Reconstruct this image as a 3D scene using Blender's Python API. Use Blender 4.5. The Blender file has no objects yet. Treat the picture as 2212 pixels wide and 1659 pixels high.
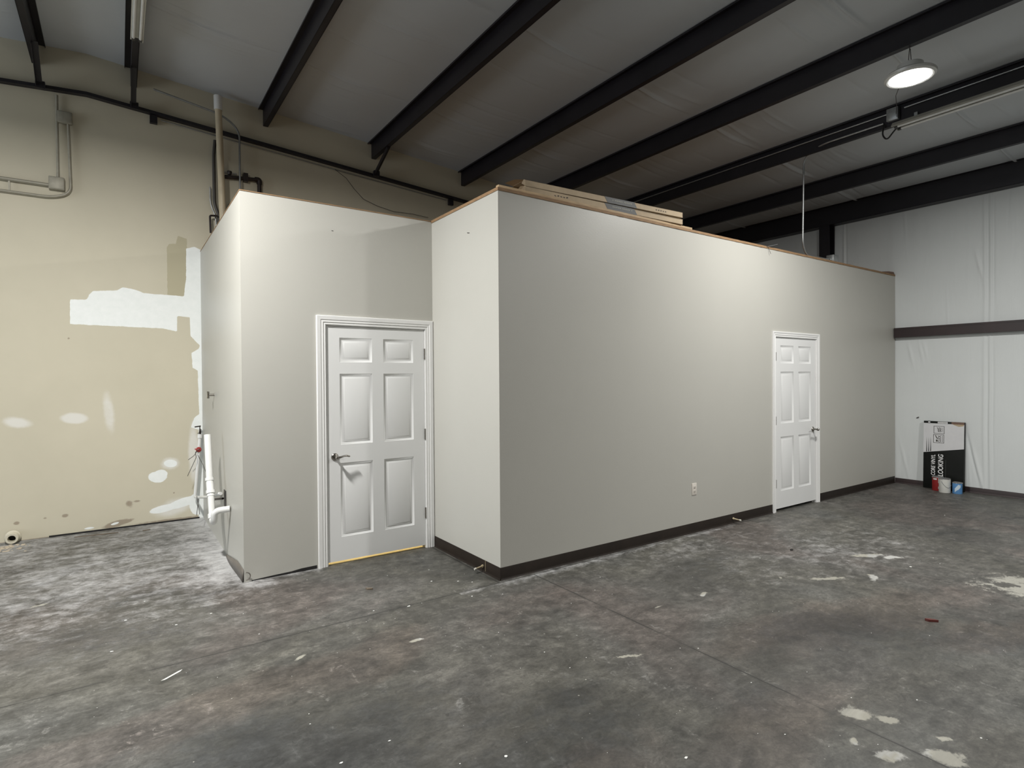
import bpy, bmesh, math, random
import numpy as np
from mathutils import Vector, Matrix

SC = bpy.context.scene
COL = SC.collection
PI = math.pi
rnd = random.Random(7)

# ------------------------------------------------------------------ camera, world, exposure
CAMX, CAMY, CAMZ = -2.45, -3.7257, 1.589
YAW, PITCH, ROLL = 0.6041, -0.0104, -0.0067
F_PX = 1231.29
cd = bpy.data.cameras.new('camera')
cam = bpy.data.objects.new('camera', cd)
COL.objects.link(cam)
cd.sensor_fit = 'HORIZONTAL'
cd.sensor_width = 36.0
cd.lens = F_PX / 2212 * 36.0
cd.clip_start = 0.05
fw = Vector((math.sin(YAW) * math.cos(PITCH), math.cos(YAW) * math.cos(PITCH), math.sin(PITCH)))
rt = Vector((math.cos(YAW), -math.sin(YAW), 0))
up = rt.cross(fw)
r2 = rt * math.cos(ROLL) + up * math.sin(ROLL)
u2 = -rt * math.sin(ROLL) + up * math.cos(ROLL)
M4 = Matrix((r2, u2, -fw)).transposed().to_4x4()
M4.translation = Vector((CAMX, CAMY, CAMZ))
cam.matrix_world = M4
SC.camera = cam

world = bpy.data.worlds.new('world')
SC.world = world
world.use_nodes = True
world.node_tree.nodes['Background'].inputs[0].default_value = (0.5, 0.55, 0.6, 1)
world.node_tree.nodes['Background'].inputs[1].default_value = 0.05
SC.view_settings.view_transform = 'Standard'
SC.view_settings.look = 'None'
SC.view_settings.exposure = 0.0
SC.view_settings.gamma = 1.0
SC.view_settings.use_curve_mapping = False
SC.cycles.max_bounces = 7
SC.cycles.glossy_bounces = 3
SC.cycles.transmission_bounces = 2
LAMP_W = 330.0
LAMP_COL = (1.0, 0.985, 0.95)
LAMPS = [(3.11, -1.65, 4.115, 0.365), (-3.10, -0.1, 4.22, 0.95), (3.11, -5.5, 4.115, 0.66)]
DAYLIGHT_W = 185.0   # roller door opening in the far left wall

# ------------------------------------------------------------------ key dimensions (metres)
H = 3.055            # office box height
RET = 1.14           # depth of the step between closet front and office front
CLX = -1.658         # closet side wall
BACK = 3.726         # tan wall
RIGHT = 7.03         # white wall
LEFT = -10.0
FRONT = -11.0
RIDGE = -2.69
def roof(x):
    return 5.011 - 0.0765 * abs(x - RIDGE)

# ------------------------------------------------------------------ material helpers
def new_mat(name):
    m = bpy.data.materials.new(name)
    m.use_nodes = True
    nt = m.node_tree
    b = nt.nodes['Principled BSDF']
    return m, nt, b
def N(nt, t, **kw):
    n = nt.nodes.new(t)
    for k, v in kw.items():
        setattr(n, k, v)
    return n
def lk(nt, a, b): nt.links.new(a, b)
def setin(nt, sock, v):
    if isinstance(v, (int, float, tuple, list)):
        sock.default_value = v
    else:
        nt.links.new(v, sock)
def math_n(nt, op, a, b=None, c=None, clamp=False):
    n = N(nt, 'ShaderNodeMath', operation=op)
    n.use_clamp = clamp
    setin(nt, n.inputs[0], a)
    if b is not None: setin(nt, n.inputs[1], b)
    if c is not None: setin(nt, n.inputs[2], c)
    return n.outputs[0]
def mix_c(nt, fac, a, b, blend='MIX'):
    n = N(nt, 'ShaderNodeMix', data_type='RGBA', blend_type=blend)
    setin(nt, n.inputs[0], fac)
    setin(nt, n.inputs[6], (*a, 1) if isinstance(a, tuple) and len(a) == 3 else a)
    setin(nt, n.inputs[7], (*b, 1) if isinstance(b, tuple) and len(b) == 3 else b)
    return n.outputs[2]
def ramp(nt, fac, stops):
    n = N(nt, 'ShaderNodeValToRGB')
    e = n.color_ramp.elements
    while len(e) < len(stops): e.new(0.5)
    for i, (p, c) in enumerate(stops):
        e[i].position = p
        e[i].color = (c, c, c, 1) if isinstance(c, (int, float)) else (*c, 1)
    lk(nt, fac, n.inputs[0])
    return n.outputs[0]
def smooth(nt, v, lo, hi):
    n = N(nt, 'ShaderNodeMapRange', interpolation_type='SMOOTHSTEP')
    setin(nt, n.inputs[0], v)
    n.inputs[1].default_value = lo
    n.inputs[2].default_value = hi
    return n.outputs[0]
def coords(nt, scale=(1, 1, 1), rot=(0, 0, 0)):
    t = N(nt, 'ShaderNodeTexCoord')
    mp = N(nt, 'ShaderNodeMapping')
    mp.inputs['Scale'].default_value = scale
    mp.inputs['Rotation'].default_value = rot
    lk(nt, t.outputs['Object'], mp.inputs[0])
    return mp.outputs[0]
def noise(nt, vec, scale, detail=4, rough=0.5, dist=0.0, col=False):
    n = N(nt, 'ShaderNodeTexNoise')
    lk(nt, vec, n.inputs['Vector'])
    n.inputs['Scale'].default_value = scale
    n.inputs['Detail'].default_value = detail
    n.inputs['Roughness'].default_value = rough
    n.inputs['Distortion'].default_value = dist
    return n.outputs[1 if col else 0]
def bump(nt, b, h, strength=0.3, dist=0.01):
    n = N(nt, 'ShaderNodeBump')
    n.inputs['Strength'].default_value = strength
    n.inputs['Distance'].default_value = dist
    setin(nt, n.inputs['Height'], h)
    lk(nt, n.outputs[0], b.inputs['Normal'])
def simple(name, c, rough=0.5, metal=0.0, var=0.06, nscale=8.0, bmp=0.0, bscale=60.0, scale=(1, 1, 1), spec=0.5, emit=None):
    m, nt, b = new_mat(name)
    v = coords(nt, scale)
    n1 = noise(nt, v, nscale, 5, 0.6)
    lo = tuple(max(0, x * (1 - var)) for x in c)
    hi = tuple(min(1, x * (1 + var)) for x in c)
    lk(nt, ramp(nt, n1, [(0.3, lo), (0.7, hi)]), b.inputs['Base Color'])
    b.inputs['Roughness'].default_value = rough
    b.inputs['Metallic'].default_value = metal
    b.inputs['Specular IOR Level'].default_value = spec
    if bmp:
        bump(nt, b, noise(nt, v, bscale, 3, 0.5), bmp, 0.003)
    if emit:
        b.inputs['Emission Color'].default_value = (*emit[0], 1)
        b.inputs['Emission Strength'].default_value = emit[1]
    return m

MAT = {}
MAT['greige'] = simple('greige_paint', (0.465, 0.457, 0.418), 0.42, var=0.015, nscale=1.3, bmp=0.12, bscale=90, spec=0.4)
MAT['door'] = simple('white_door_paint', (0.74, 0.745, 0.74), 0.4, var=0.01, nscale=3, bmp=0.08, bscale=150)
MAT['trim'] = simple('white_trim_paint', (0.78, 0.78, 0.77), 0.38, var=0.01, nscale=3)
MAT['steel_dark'] = simple('dark_primer_steel', (0.011, 0.009, 0.0125), 0.45, var=0.3, nscale=3, bmp=0.1, bscale=30, spec=0.45)
MAT['girt'] = simple('red_oxide_steel', (0.022, 0.011, 0.011), 0.45, var=0.3, nscale=4)
MAT['basedark'] = simple('dark_brown_vinyl_base', (0.016, 0.011, 0.008), 0.5, spec=0.25, var=0.25, nscale=6)
MAT['galv'] = simple('galvanised_steel', (0.35, 0.36, 0.36), 0.38, 0.8, var=0.15, nscale=30)
MAT['galv_dull'] = simple('painted_conduit_tan', (0.33, 0.31, 0.25), 0.5, 0.2, var=0.1, nscale=20)
MAT['nickel'] = simple('brushed_nickel', (0.36, 0.34, 0.31), 0.22, 1.0, var=0.05, nscale=20)
MAT['pvc'] = simple('white_pvc', (0.72, 0.72, 0.70), 0.32, var=0.03, nscale=10)
MAT['pvc_cream'] = simple('aged_cream_pipe', (0.55, 0.47, 0.33), 0.45, var=0.15, nscale=6, scale=(6, 6, 1))
MAT['iron'] = simple('black_iron_pipe', (0.03, 0.022, 0.02), 0.38, 0.3, var=0.3, nscale=20)
MAT['cable'] = simple('black_cable', (0.012, 0.012, 0.012), 0.45)
MAT['wire_thin'] = simple('brown_wire', (0.05, 0.045, 0.04), 0.5)
MAT['fixture'] = simple('white_enamel_fixture', (0.58, 0.58, 0.53), 0.4, var=0.05)
MAT['fixture_warm'] = simple('yellowed_enamel_fixture', (0.33, 0.315, 0.27), 0.45, var=0.08)
MAT['tube'] = simple('unlit_glass_tube', (0.7, 0.7, 0.68), 0.2)
MAT['socket'] = simple('dark_lamp_socket', (0.05, 0.05, 0.045), 0.5)
MAT['lens'] = simple('lit_lamp_lens', (0.9, 0.9, 0.88), 0.4, emit=((1.0, 0.985, 0.95), 14.0))
MAT['lamp_body'] = simple('pale_lamp_housing', (0.6, 0.6, 0.58), 0.4, 0.2)
MAT['cardboard'] = simple('tan_cardboard', (0.42, 0.33, 0.22), 0.75, var=0.12, nscale=5)
MAT['card_grey'] = simple('grey_printed_card', (0.055, 0.058, 0.058), 0.6, var=0.12, nscale=8)
MAT['ink'] = simple('dark_ink', (0.035, 0.028, 0.022), 0.7)
MAT['ink_pale'] = simple('pale_ink', (0.30, 0.30, 0.26), 0.7)
MAT['card_white'] = simple('white_printed_card', (0.62, 0.62, 0.63), 0.5, var=0.04)
MAT['card_black'] = simple('black_printed_card', (0.009, 0.010, 0.009), 0.5, var=0.15, spec=0.2)
MAT['print_white'] = simple('white_print', (0.78, 0.78, 0.78), 0.5)
MAT['brown_tear'] = simple('torn_brown_card', (0.16, 0.10, 0.075), 0.8, var=0.3, nscale=40)
MAT['can_metal'] = simple('tin_can_metal', (0.5, 0.5, 0.5), 0.3, 0.8)
MAT['can_red'] = simple('red_can_label', (0.30, 0.02, 0.02), 0.4, var=0.1)
MAT['can_white'] = simple('white_can_plastic', (0.62, 0.62, 0.58), 0.4, var=0.06)
MAT['can_blue'] = simple('blue_can_label', (0.10, 0.26, 0.52), 0.4, var=0.1)
MAT['can_pale'] = simple('pale_blue_label', (0.55, 0.66, 0.75), 0.4)
MAT['red_valve'] = simple('red_valve_handle', (0.35, 0.03, 0.025), 0.4)
MAT['wood'] = simple('raw_plywood', (0.27, 0.165, 0.085), 0.75, var=0.35, nscale=14, scale=(1, 1, 12), bmp=0.4, bscale=40)
MAT['wood2'] = simple('pine_plank', (0.40, 0.29, 0.17), 0.7, var=0.2, nscale=9, scale=(1, 6, 6))
MAT['outlet'] = simple('ivory_outlet_plastic', (0.66, 0.62, 0.56), 0.4)
MAT['outlet_dark'] = simple('dark_outlet_slot', (0.03, 0.03, 0.03), 0.6)
MAT['peel'] = simple('grey_brown_vinyl_strip', (0.13, 0.115, 0.10), 0.5, var=0.2)
MAT['stop'] = simple('dull_brass_stop', (0.45, 0.38, 0.25), 0.4, 0.4)
MAT['rubber'] = simple('white_rubber_tip', (0.6, 0.58, 0.52), 0.6)
MAT['roll'] = simple('cream_pipe_flange', (0.58, 0.54, 0.43), 0.6, var=0.1)
MAT['black'] = simple('black_void', (0.01, 0.009, 0.009), 0.8)
MAT['chip_white'] = simple('white_paint_chip', (0.72, 0.72, 0.69), 0.6)
MAT['chip_cream'] = simple('cream_paint_chip', (0.55, 0.47, 0.36), 0.6)
MAT['chip_brown'] = simple('brown_wood_chip', (0.14, 0.11, 0.08), 0.7)
MAT['chip_red'] = simple('dark_red_chip', (0.10, 0.02, 0.015), 0.6)
MAT['vinylin'] = simple('honey_vinyl_flooring', (0.66, 0.58, 0.34), 0.5, var=0.1)
MAT['drywall'] = simple('bare_drywall_inside', (0.6, 0.6, 0.57), 0.8)
MAT['bulb'] = simple('warm_bulb', (0.9, 0.8, 0.6), 0.4, emit=((1.0, 0.8, 0.5), 5.0))

# ------------------------------------------------------------------ mesh helpers
class MB:
    def __init__(s):
        s.bm = bmesh.new()
    def box(s, lo, hi, bev=0.0, rot=None, org=None):
        lo, hi = Vector(lo), Vector(hi)
        c = (lo + hi) / 2
        d = hi - lo
        r = bmesh.ops.create_cube(s.bm, size=1.0)
        vs = r['verts']
        bmesh.ops.scale(s.bm, vec=d, verts=vs)
        bmesh.ops.translate(s.bm, vec=c, verts=vs)
        if bev > 0:
            es = list({e for v in vs for e in v.link_edges})
            g = bmesh.ops.bevel(s.bm, geom=es, offset=bev, segments=2, affect='EDGES', profile=0.5)
            vs = list({v for f in g['faces'] for v in f.verts} | {v for v in vs if v.is_valid})
        if rot is not None:
            bmesh.ops.rotate(s.bm, cent=Vector(org) if org is not None else c, matrix=rot, verts=[v for v in vs if v.is_valid])
        return s
    def tube(s, pts, r, n=10, caps=True):
        pts = [Vector(p) for p in pts]
        rs = r if isinstance(r, (list, tuple)) else [r] * len(pts)
        rings = []
        t0 = (pts[1] - pts[0]).normalized()
        a = Vector((0, 0, 1)) if abs(t0.z) < 0.9 else Vector((1, 0, 0))
        u = t0.cross(a).normalized()
        for i, p in enumerate(pts):
            if i == 0: t = pts[1] - p
            elif i == len(pts) - 1: t = p - pts[i - 1]
            else: t = (pts[i + 1] - p).normalized() + (p - pts[i - 1]).normalized()
            t.normalize()
            u = (u - t * u.dot(t)).normalized()
            w = t.cross(u)
            rings.append([s.bm.verts.new(p + (u * math.cos(2 * PI * k / n) + w * math.sin(2 * PI * k / n)) * rs[i]) for k in range(n)])
        for i in range(len(rings) - 1):
            for k in range(n):
                f = s.bm.faces.new((rings[i][k], rings[i][(k + 1) % n], rings[i + 1][(k + 1) % n], rings[i + 1][k]))
                f.smooth = True
        if caps:
            s.bm.faces.new(rings[0][::-1])
            s.bm.faces.new(rings[-1])
        return s
    def lathe(s, prof, cen=(0, 0, 0), axis='Z', n=32):
        cen = Vector(cen)
        rings = []
        def P(r, h, a):
            x, y = r * math.cos(a), r * math.sin(a)
            if axis == 'Z': return cen + Vector((x, y, h))
            if axis == 'Y': return cen + Vector((x, h, y))
            return cen + Vector((h, x, y))
        for r, h in prof:
            if r < 1e-6: rings.append([s.bm.verts.new(P(0, h, 0))])
            else: rings.append([s.bm.verts.new(P(r, h, 2 * PI * k / n)) for k in range(n)])
        for A, B in zip(rings, rings[1:]):
            if len(A) == 1 and len(B) == 1: continue
            for k in range(n):
                k2 = (k + 1) % n
                if len(A) == 1: f = s.bm.faces.new((A[0], B[k2], B[k]))
                elif len(B) == 1: f = s.bm.faces.new((A[k], A[k2], B[0]))
                else: f = s.bm.faces.new((A[k], A[k2], B[k2], B[k]))
                f.smooth = True
        return s
    def prism(s, poly, fn, h0, h1):
        """poly: 2-D outline; fn(u, v, h) -> 3-D point"""
        a = [s.bm.verts.new(fn(u, v, h0)) for u, v in poly]
        b = [s.bm.verts.new(fn(u, v, h1)) for u, v in poly]
        n = len(poly)
        s.bm.faces.new(a[::-1]); s.bm.faces.new(b)
        for i in range(n):
            s.bm.faces.new((a[i], a[(i + 1) % n], b[(i + 1) % n], b[i]))
        return s
    def quad(s, *p):
        s.bm.faces.new([s.bm.verts.new(Vector(q)) for q in p])
        return s
    def build(s, name, mat, parent=None, sharp=True):
        bmesh.ops.recalc_face_normals(s.bm, faces=s.bm.faces)
        me = bpy.data.meshes.new(name)
        s.bm.to_mesh(me)
        s.bm.free()
        me.materials.append(MAT[mat] if isinstance(mat, str) else mat)
        if sharp:
            try: me.set_sharp_from_angle(angle=math.radians(40))
            except Exception: pass
        o = bpy.data.objects.new(name, me)
        COL.objects.link(o)
        if parent: o.parent = parent
        return o

def arc(c, r, a0, a1, fn, n=8):
    return [fn(c[0] + r * math.cos(a0 + (a1 - a0) * i / n), c[1] + r * math.sin(a0 + (a1 - a0) * i / n)) for i in range(n + 1)]
def fillet(pts, r, n=6):
    pts = [Vector(p) for p in pts]
    out = [pts[0]]
    for i in range(1, len(pts) - 1):
        a, p, b = pts[i - 1], pts[i], pts[i + 1]
        d1, d2 = (a - p), (b - p)
        rr = min(r, d1.length * 0.49, d2.length * 0.49)
        p1, p2 = p + d1.normalized() * rr, p + d2.normalized() * rr
        for k in range(n + 1):
            t = k / n
            out.append(p1 * (1 - t) ** 2 + p * 2 * t * (1 - t) + p2 * t * t)
    out.append(pts[-1])
    return out
def tag(o, label, cat, group=None):
    o['label'] = label
    o['category'] = cat
    if group: o['group'] = group
    return o
def thing(name, label, cat, loc=(0, 0, 0), group=None):
    o = bpy.data.objects.new(name, None)
    o.empty_display_size = 0.1
    COL.objects.link(o)
    o.location = loc
    return tag(o, label, cat, group)
def struct(o):
    o['kind'] = 'structure'
    return o
def sempty(name, loc=(0, 0, 0)):
    o = bpy.data.objects.new(name, None)
    COL.objects.link(o)
    o.location = loc
    return struct(o)
def part(o, parent):
    """parent keeping the world position of a mesh that was modelled in world space"""
    o.parent = parent
    o.matrix_parent_inverse = Matrix.Translation(-Vector(parent.location))
    return o
def wbuild(mb, name, mat, parent):
    return part(mb.build(name, mat), parent)

def grid_mesh(name, us, vs, fn, mat, attrs=None):
    """dense sheet: fn(U,V) -> X,Y,Z arrays; attrs: dict name -> Nx4 array"""
    U, V = np.meshgrid(us, vs, indexing='ij')
    X, Y, Z = fn(U, V)
    nu, nv = U.shape
    co = np.stack([X, Y, Z], -1).reshape(-1, 3).astype(np.float32)
    idx = np.arange(nu * nv).reshape(nu, nv)
    q = np.stack([idx[:-1, :-1], idx[1:, :-1], idx[1:, 1:], idx[:-1, 1:]], -1).reshape(-1, 4)
    me = bpy.data.meshes.new(name)
    me.vertices.add(len(co)); me.vertices.foreach_set('co', co.ravel())
    me.loops.add(q.size); me.loops.foreach_set('vertex_index', q.ravel().astype(np.int32))
    me.polygons.add(len(q)); me.polygons.foreach_set('loop_start', (np.arange(len(q)) * 4).astype(np.int32))
    me.polygons.foreach_set('loop_total', np.full(len(q), 4, dtype=np.int32))
    me.update(calc_edges=True)
    me.polygons.foreach_set('use_smooth', np.ones(len(q), dtype=bool))
    for k, a in (attrs or {}).items():
        at = me.attributes.new(k, 'FLOAT_COLOR', 'POINT')
        at.data.foreach_set('color', a(U, V).reshape(-1).astype(np.float32))
    me.materials.append(mat)
    me.validate()
    o = bpy.data.objects.new(name, me)
    COL.objects.link(o)
    return o

# numpy helpers for dirt masks
def vnoise(X, Y, seed, scale):
    rs = np.random.RandomState(seed)
    T = rs.rand(64, 64)
    x, y = X * scale + 17.3, Y * scale + 9.1
    xi, yi = np.floor(x).astype(int), np.floor(y).astype(int)
    fx, fy = x - xi, y - yi
    fx, fy = fx * fx * (3 - 2 * fx), fy * fy * (3 - 2 * fy)
    g = lambda a, b: T[a % 64, b % 64]
    return (g(xi, yi) * (1 - fx) + g(xi + 1, yi) * fx) * (1 - fy) + (g(xi, yi + 1) * (1 - fx) + g(xi + 1, yi + 1) * fx) * fy
def fbm(X, Y, seed, scale, oct=4):
    r, a, t = 0, 1.0, 0
    for i in range(oct):
        r = r + a * vnoise(X, Y, seed + i, scale * 2 ** i); t += a; a *= 0.55
    return r / t
def blob(X, Y, cx, cy, rx, ry, ang=0.0):
    c, s = math.cos(ang), math.sin(ang)
    u = ((X - cx) * c + (Y - cy) * s) / rx
    v = (-(X - cx) * s + (Y - cy) * c) / ry
    return np.clip(1 - np.sqrt(u * u + v * v) * 0.5, 0, 1)      # 0.5 on the outline
def poly_sd(X, Y, poly):
    """positive inside"""
    d = np.full(X.shape, 1e9)
    ins = np.zeros(X.shape, bool)
    n = len(poly)
    for i in range(n):
        x1, y1 = poly[i]; x2, y2 = poly[(i + 1) % n]
        ex, ey = x2 - x1, y2 - y1
        wx, wy = X - x1, Y - y1
        t = np.clip((wx * ex + wy * ey) / (ex * ex + ey * ey + 1e-12), 0, 1)
        d = np.minimum(d, (wx - t * ex) ** 2 + (wy - t * ey) ** 2)
        c = ((y1 > Y) != (y2 > Y)) & (X < (x2 - x1) * (Y - y1) / (y2 - y1 + 1e-12) + x1)
        ins ^= c
    d = np.sqrt(d)
    return np.where(ins, d, -d)

# ------------------------------------------------------------------ floor
def floor_mat():
    m, nt, b = new_mat('stained_concrete')
    v = coords(nt)
    vs = coords(nt, (1.0, 3.2, 1.0), (0, 0, 0.25))
    vt = coords(nt, (3.0, 1.0, 1.0), (0, 0, -0.5))
    n1 = noise(nt, v, 0.8, 7, 0.62, 0.6)
    n2 = noise(nt, vs, 1.7, 8, 0.68, 0.8)
    n3 = noise(nt, v, 9.0, 9, 0.74, 0.4)
    n6 = noise(nt, coords(nt, (1.0, 1.7, 1.0), (0, 0, 0.3)), 13.0, 9, 0.78, 0.8)
    n7 = noise(nt, v, 34.0, 4, 0.6, 0.5)
    n8 = noise(nt, v, 2.4, 8, 0.75, 1.5)
    nh = noise(nt, v, 0.55, 3, 0.5, 0.3)
    n4 = noise(nt, v, 60.0, 5, 0.7)
    n5 = noise(nt, vt, 2.6, 8, 0.7, 1.2)
    base = ramp(nt, n1, [(0.30, (0.058, 0.056, 0.051)), (0.5, (0.080, 0.077, 0.070)), (0.72, (0.108, 0.104, 0.095))])
    hue = ramp(nt, nh, [(0.36, (0.95, 1.0, 1.02)), (0.47, (1.0, 1.0, 0.93)), (0.56, (1.0, 1.0, 1.0)), (0.64, (1.10, 0.985, 0.97))])
    c = mix_c(nt, 0.75, base, hue, 'MULTIPLY')
    c = mix_c(nt, 1.0, c, ramp(nt, n2, [(0.28, 0.72), (0.5, 1.0), (0.72, 1.34)]), 'MULTIPLY')
    c = mix_c(nt, 1.0, c, ramp(nt, n3, [(0.30, 0.58), (0.5, 0.98), (0.70, 1.48)]), 'MULTIPLY')
    c = mix_c(nt, 1.0, c, ramp(nt, n6, [(0.30, 0.66), (0.5, 0.99), (0.70, 1.42)]), 'MULTIPLY')
    c = mix_c(nt, 1.0, c, ramp(nt, n4, [(0.25, 0.78), (0.75, 1.22)]), 'MULTIPLY')
    c = mix_c(nt, 1.0, c, ramp(nt, n8, [(0.32, 0.70), (0.5, 1.0), (0.68, 1.30)]), 'MULTIPLY')
    pit = math_n(nt, 'MULTIPLY', smooth(nt, n7, 0.62, 0.70), smooth(nt, n8, 0.42, 0.58))
    c = mix_c(nt, math_n(nt, 'MULTIPLY', pit, 0.55), c, (0.035, 0.033, 0.030))
    # pale scuffs
    sc = math_n(nt, 'MULTIPLY', smooth(nt, n5, 0.56, 0.68), smooth(nt, n6, 0.48, 0.64))
    c = mix_c(nt, math_n(nt, 'MULTIPLY', sc, 0.6), c, (0.26, 0.255, 0.24))
    # attribute masks
    at = N(nt, 'ShaderNodeAttribute', attribute_name='marks')
    sp = N(nt, 'ShaderNodeSeparateColor'); lk(nt, at.outputs['Color'], sp.inputs[0])
    dust, patch, dark = sp.outputs[0], sp.outputs[1], sp.outputs[2]
    at2 = N(nt, 'ShaderNodeAttribute', attribute_name='tint')
    sp2 = N(nt, 'ShaderNodeSeparateColor'); lk(nt, at2.outputs['Color'], sp2.inputs[0])
    # dark oil stains
    dk = smooth(nt, math_n(nt, 'ADD', dark, math_n(nt, 'MULTIPLY', math_n(nt, 'SUBTRACT', n3, 0.5), 1.2)), 0.36, 0.78)
    c = mix_c(nt, math_n(nt, 'MULTIPLY', dk, 0.95), c, mix_c(nt, 1.0, c, (0.50, 0.52, 0.56), 'MULTIPLY'))
    # rust / warm tint
    c = mix_c(nt, math_n(nt, 'MULTIPLY', smooth(nt, math_n(nt, 'ADD', sp2.outputs[0], math_n(nt, 'MULTIPLY', math_n(nt, 'SUBTRACT', n2, 0.5), 0.5)), 0.3, 0.75), 0.8), c, mix_c(nt, 1.0, c, (1.08, 0.96, 0.93), 'MULTIPLY'))
    # white dust, streaky
    dn = math_n(nt, 'ADD', dust, math_n(nt, 'MULTIPLY', math_n(nt, 'SUBTRACT', n2, 0.5), 0.55))
    dn = math_n(nt, 'ADD', dn, math_n(nt, 'MULTIPLY', math_n(nt, 'SUBTRACT', noise(nt, v, 3.2, 8, 0.7, 0.8), 0.5), 0.9))
    dn = math_n(nt, 'ADD', dn, math_n(nt, 'MULTIPLY', math_n(nt, 'SUBTRACT', n3, 0.5), 1.3))
    dn = math_n(nt, 'ADD', dn, math_n(nt, 'MULTIPLY', math_n(nt, 'SUBTRACT', n6, 0.5), 0.8))
    dm = math_n(nt, 'MULTIPLY', smooth(nt, dn, 0.15, 1.15), smooth(nt, dust, 0.02, 0.25))
    c = mix_c(nt, dm, c, (0.46, 0.46, 0.46))
    # cream / white patches with hard ragged edges
    pn = math_n(nt, 'ADD', patch, math_n(nt, 'MULTIPLY', math_n(nt, 'SUBTRACT', n3, 0.5), 1.1))
    pn = math_n(nt, 'ADD', pn, math_n(nt, 'MULTIPLY', math_n(nt, 'SUBTRACT', n6, 0.5), 0.6))
    pm = math_n(nt, 'MULTIPLY', smooth(nt, pn, 0.50, 0.72), smooth(nt, patch, 0.25, 0.45))
    pc = mix_c(nt, sp2.outputs[1], (0.40, 0.385, 0.32), (0.52, 0.52, 0.50))
    pc = mix_c(nt, smooth(nt, n2, 0.35, 0.7), mix_c(nt, 0.45, pc, (0.2, 0.2, 0.18)), pc)
    c = mix_c(nt, math_n(nt, 'MULTIPLY', pm, 0.85), c, pc)
    # saw-cut joints
    tc = N(nt, 'ShaderNodeTexCoord')
    sx = N(nt, 'ShaderNodeSeparateXYZ'); lk(nt, tc.outputs['Object'], sx.inputs[0])
    wob = math_n(nt, 'MULTIPLY', math_n(nt, 'SUBTRACT', noise(nt, v, 3.0, 5, 0.7), 0.5), 0.016)
    dy = math_n(nt, 'ABSOLUTE', math_n(nt, 'ADD', math_n(nt, 'SUBTRACT', sx.outputs[1], -0.034), math_n(nt, 'MULTIPLY', wob, 0.6)))
    dz = math_n(nt, 'ABSOLUTE', math_n(nt, 'ADD', math_n(nt, 'SUBTRACT', sx.outputs[0], -0.036), math_n(nt, 'MULTIPLY', wob, 0.6)))
    dx = math_n(nt, 'ABSOLUTE', math_n(nt, 'ADD', math_n(nt, 'SUBTRACT', sx.outputs[0], 0.297), wob))
    def joint(d, other, lim):
        core = math_n(nt, 'SUBTRACT', 1.0, smooth(nt, d, 0.0030, 0.0075))
        halo = math_n(nt, 'MULTIPLY', math_n(nt, 'SUBTRACT', 1.0, smooth(nt, d, 0.0, 0.035)), 0.30)
        return math_n(nt, 'MULTIPLY', math_n(nt, 'MAXIMUM', core, halo), math_n(nt, 'LESS_THAN', other, lim))
    j = math_n(nt, 'MAXIMUM', joint(dy, sx.outputs[0], 3.75), joint(dx, sx.outputs[1], -0.03))
    j = math_n(nt, 'MAXIMUM', j, math_n(nt, 'MULTIPLY', joint(dz, sx.outputs[1], RET), math_n(nt, 'GREATER_THAN', sx.outputs[1], -0.03)))
    j = math_n(nt, 'MULTIPLY', j, math_n(nt, 'MAXIMUM', 0.35, smooth(nt, noise(nt, v, 2.2, 4, 0.6), 0.30, 0.5)))
    c = mix_c(nt, math_n(nt, 'MULTIPLY', j, 0.85), c, (0.025, 0.024, 0.022))
    # pale flecks
    for scl, lim, keep in ((7.0, 0.030, 0.86), (19.0, 0.06, 0.90)):
        vo = N(nt, 'ShaderNodeTexVoronoi'); vo.inputs['Scale'].default_value = scl
        lk(nt, v, vo.inputs['Vector'])
        s3 = N(nt, 'ShaderNodeSeparateColor'); lk(nt, vo.outputs['Color'], s3.inputs[0])
        d = math_n(nt, 'ADD', vo.outputs['Distance'], math_n(nt, 'MULTIPLY', math_n(nt, 'SUBTRACT', n4, 0.5), 0.06))
        k = math_n(nt, 'MULTIPLY', math_n(nt, 'LESS_THAN', d, lim), math_n(nt, 'GREATER_THAN', s3.outputs[0], keep))
        k = math_n(nt, 'MULTIPLY', k, smooth(nt, n2, 0.38, 0.6))
        c = mix_c(nt, math_n(nt, 'MULTIPLY', k, 0.7), c, (0.40, 0.385, 0.34))
    lk(nt, c, b.inputs['Base Color'])
    lk(nt, ramp(nt, n3, [(0.3, 0.44), (0.7, 0.66)]), b.inputs['Roughness'])
    b.inputs['Specular IOR Level'].default_value = 0.42
    hgt = math_n(nt, 'ADD', math_n(nt, 'MULTIPLY', n3, 0.5), math_n(nt, 'MULTIPLY', n4, 0.25))
    hgt = math_n(nt, 'SUBTRACT', hgt, math_n(nt, 'MULTIPLY', j, 1.0))
    bump(nt, b, hgt, 0.22, 0.006)
    return m
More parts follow.
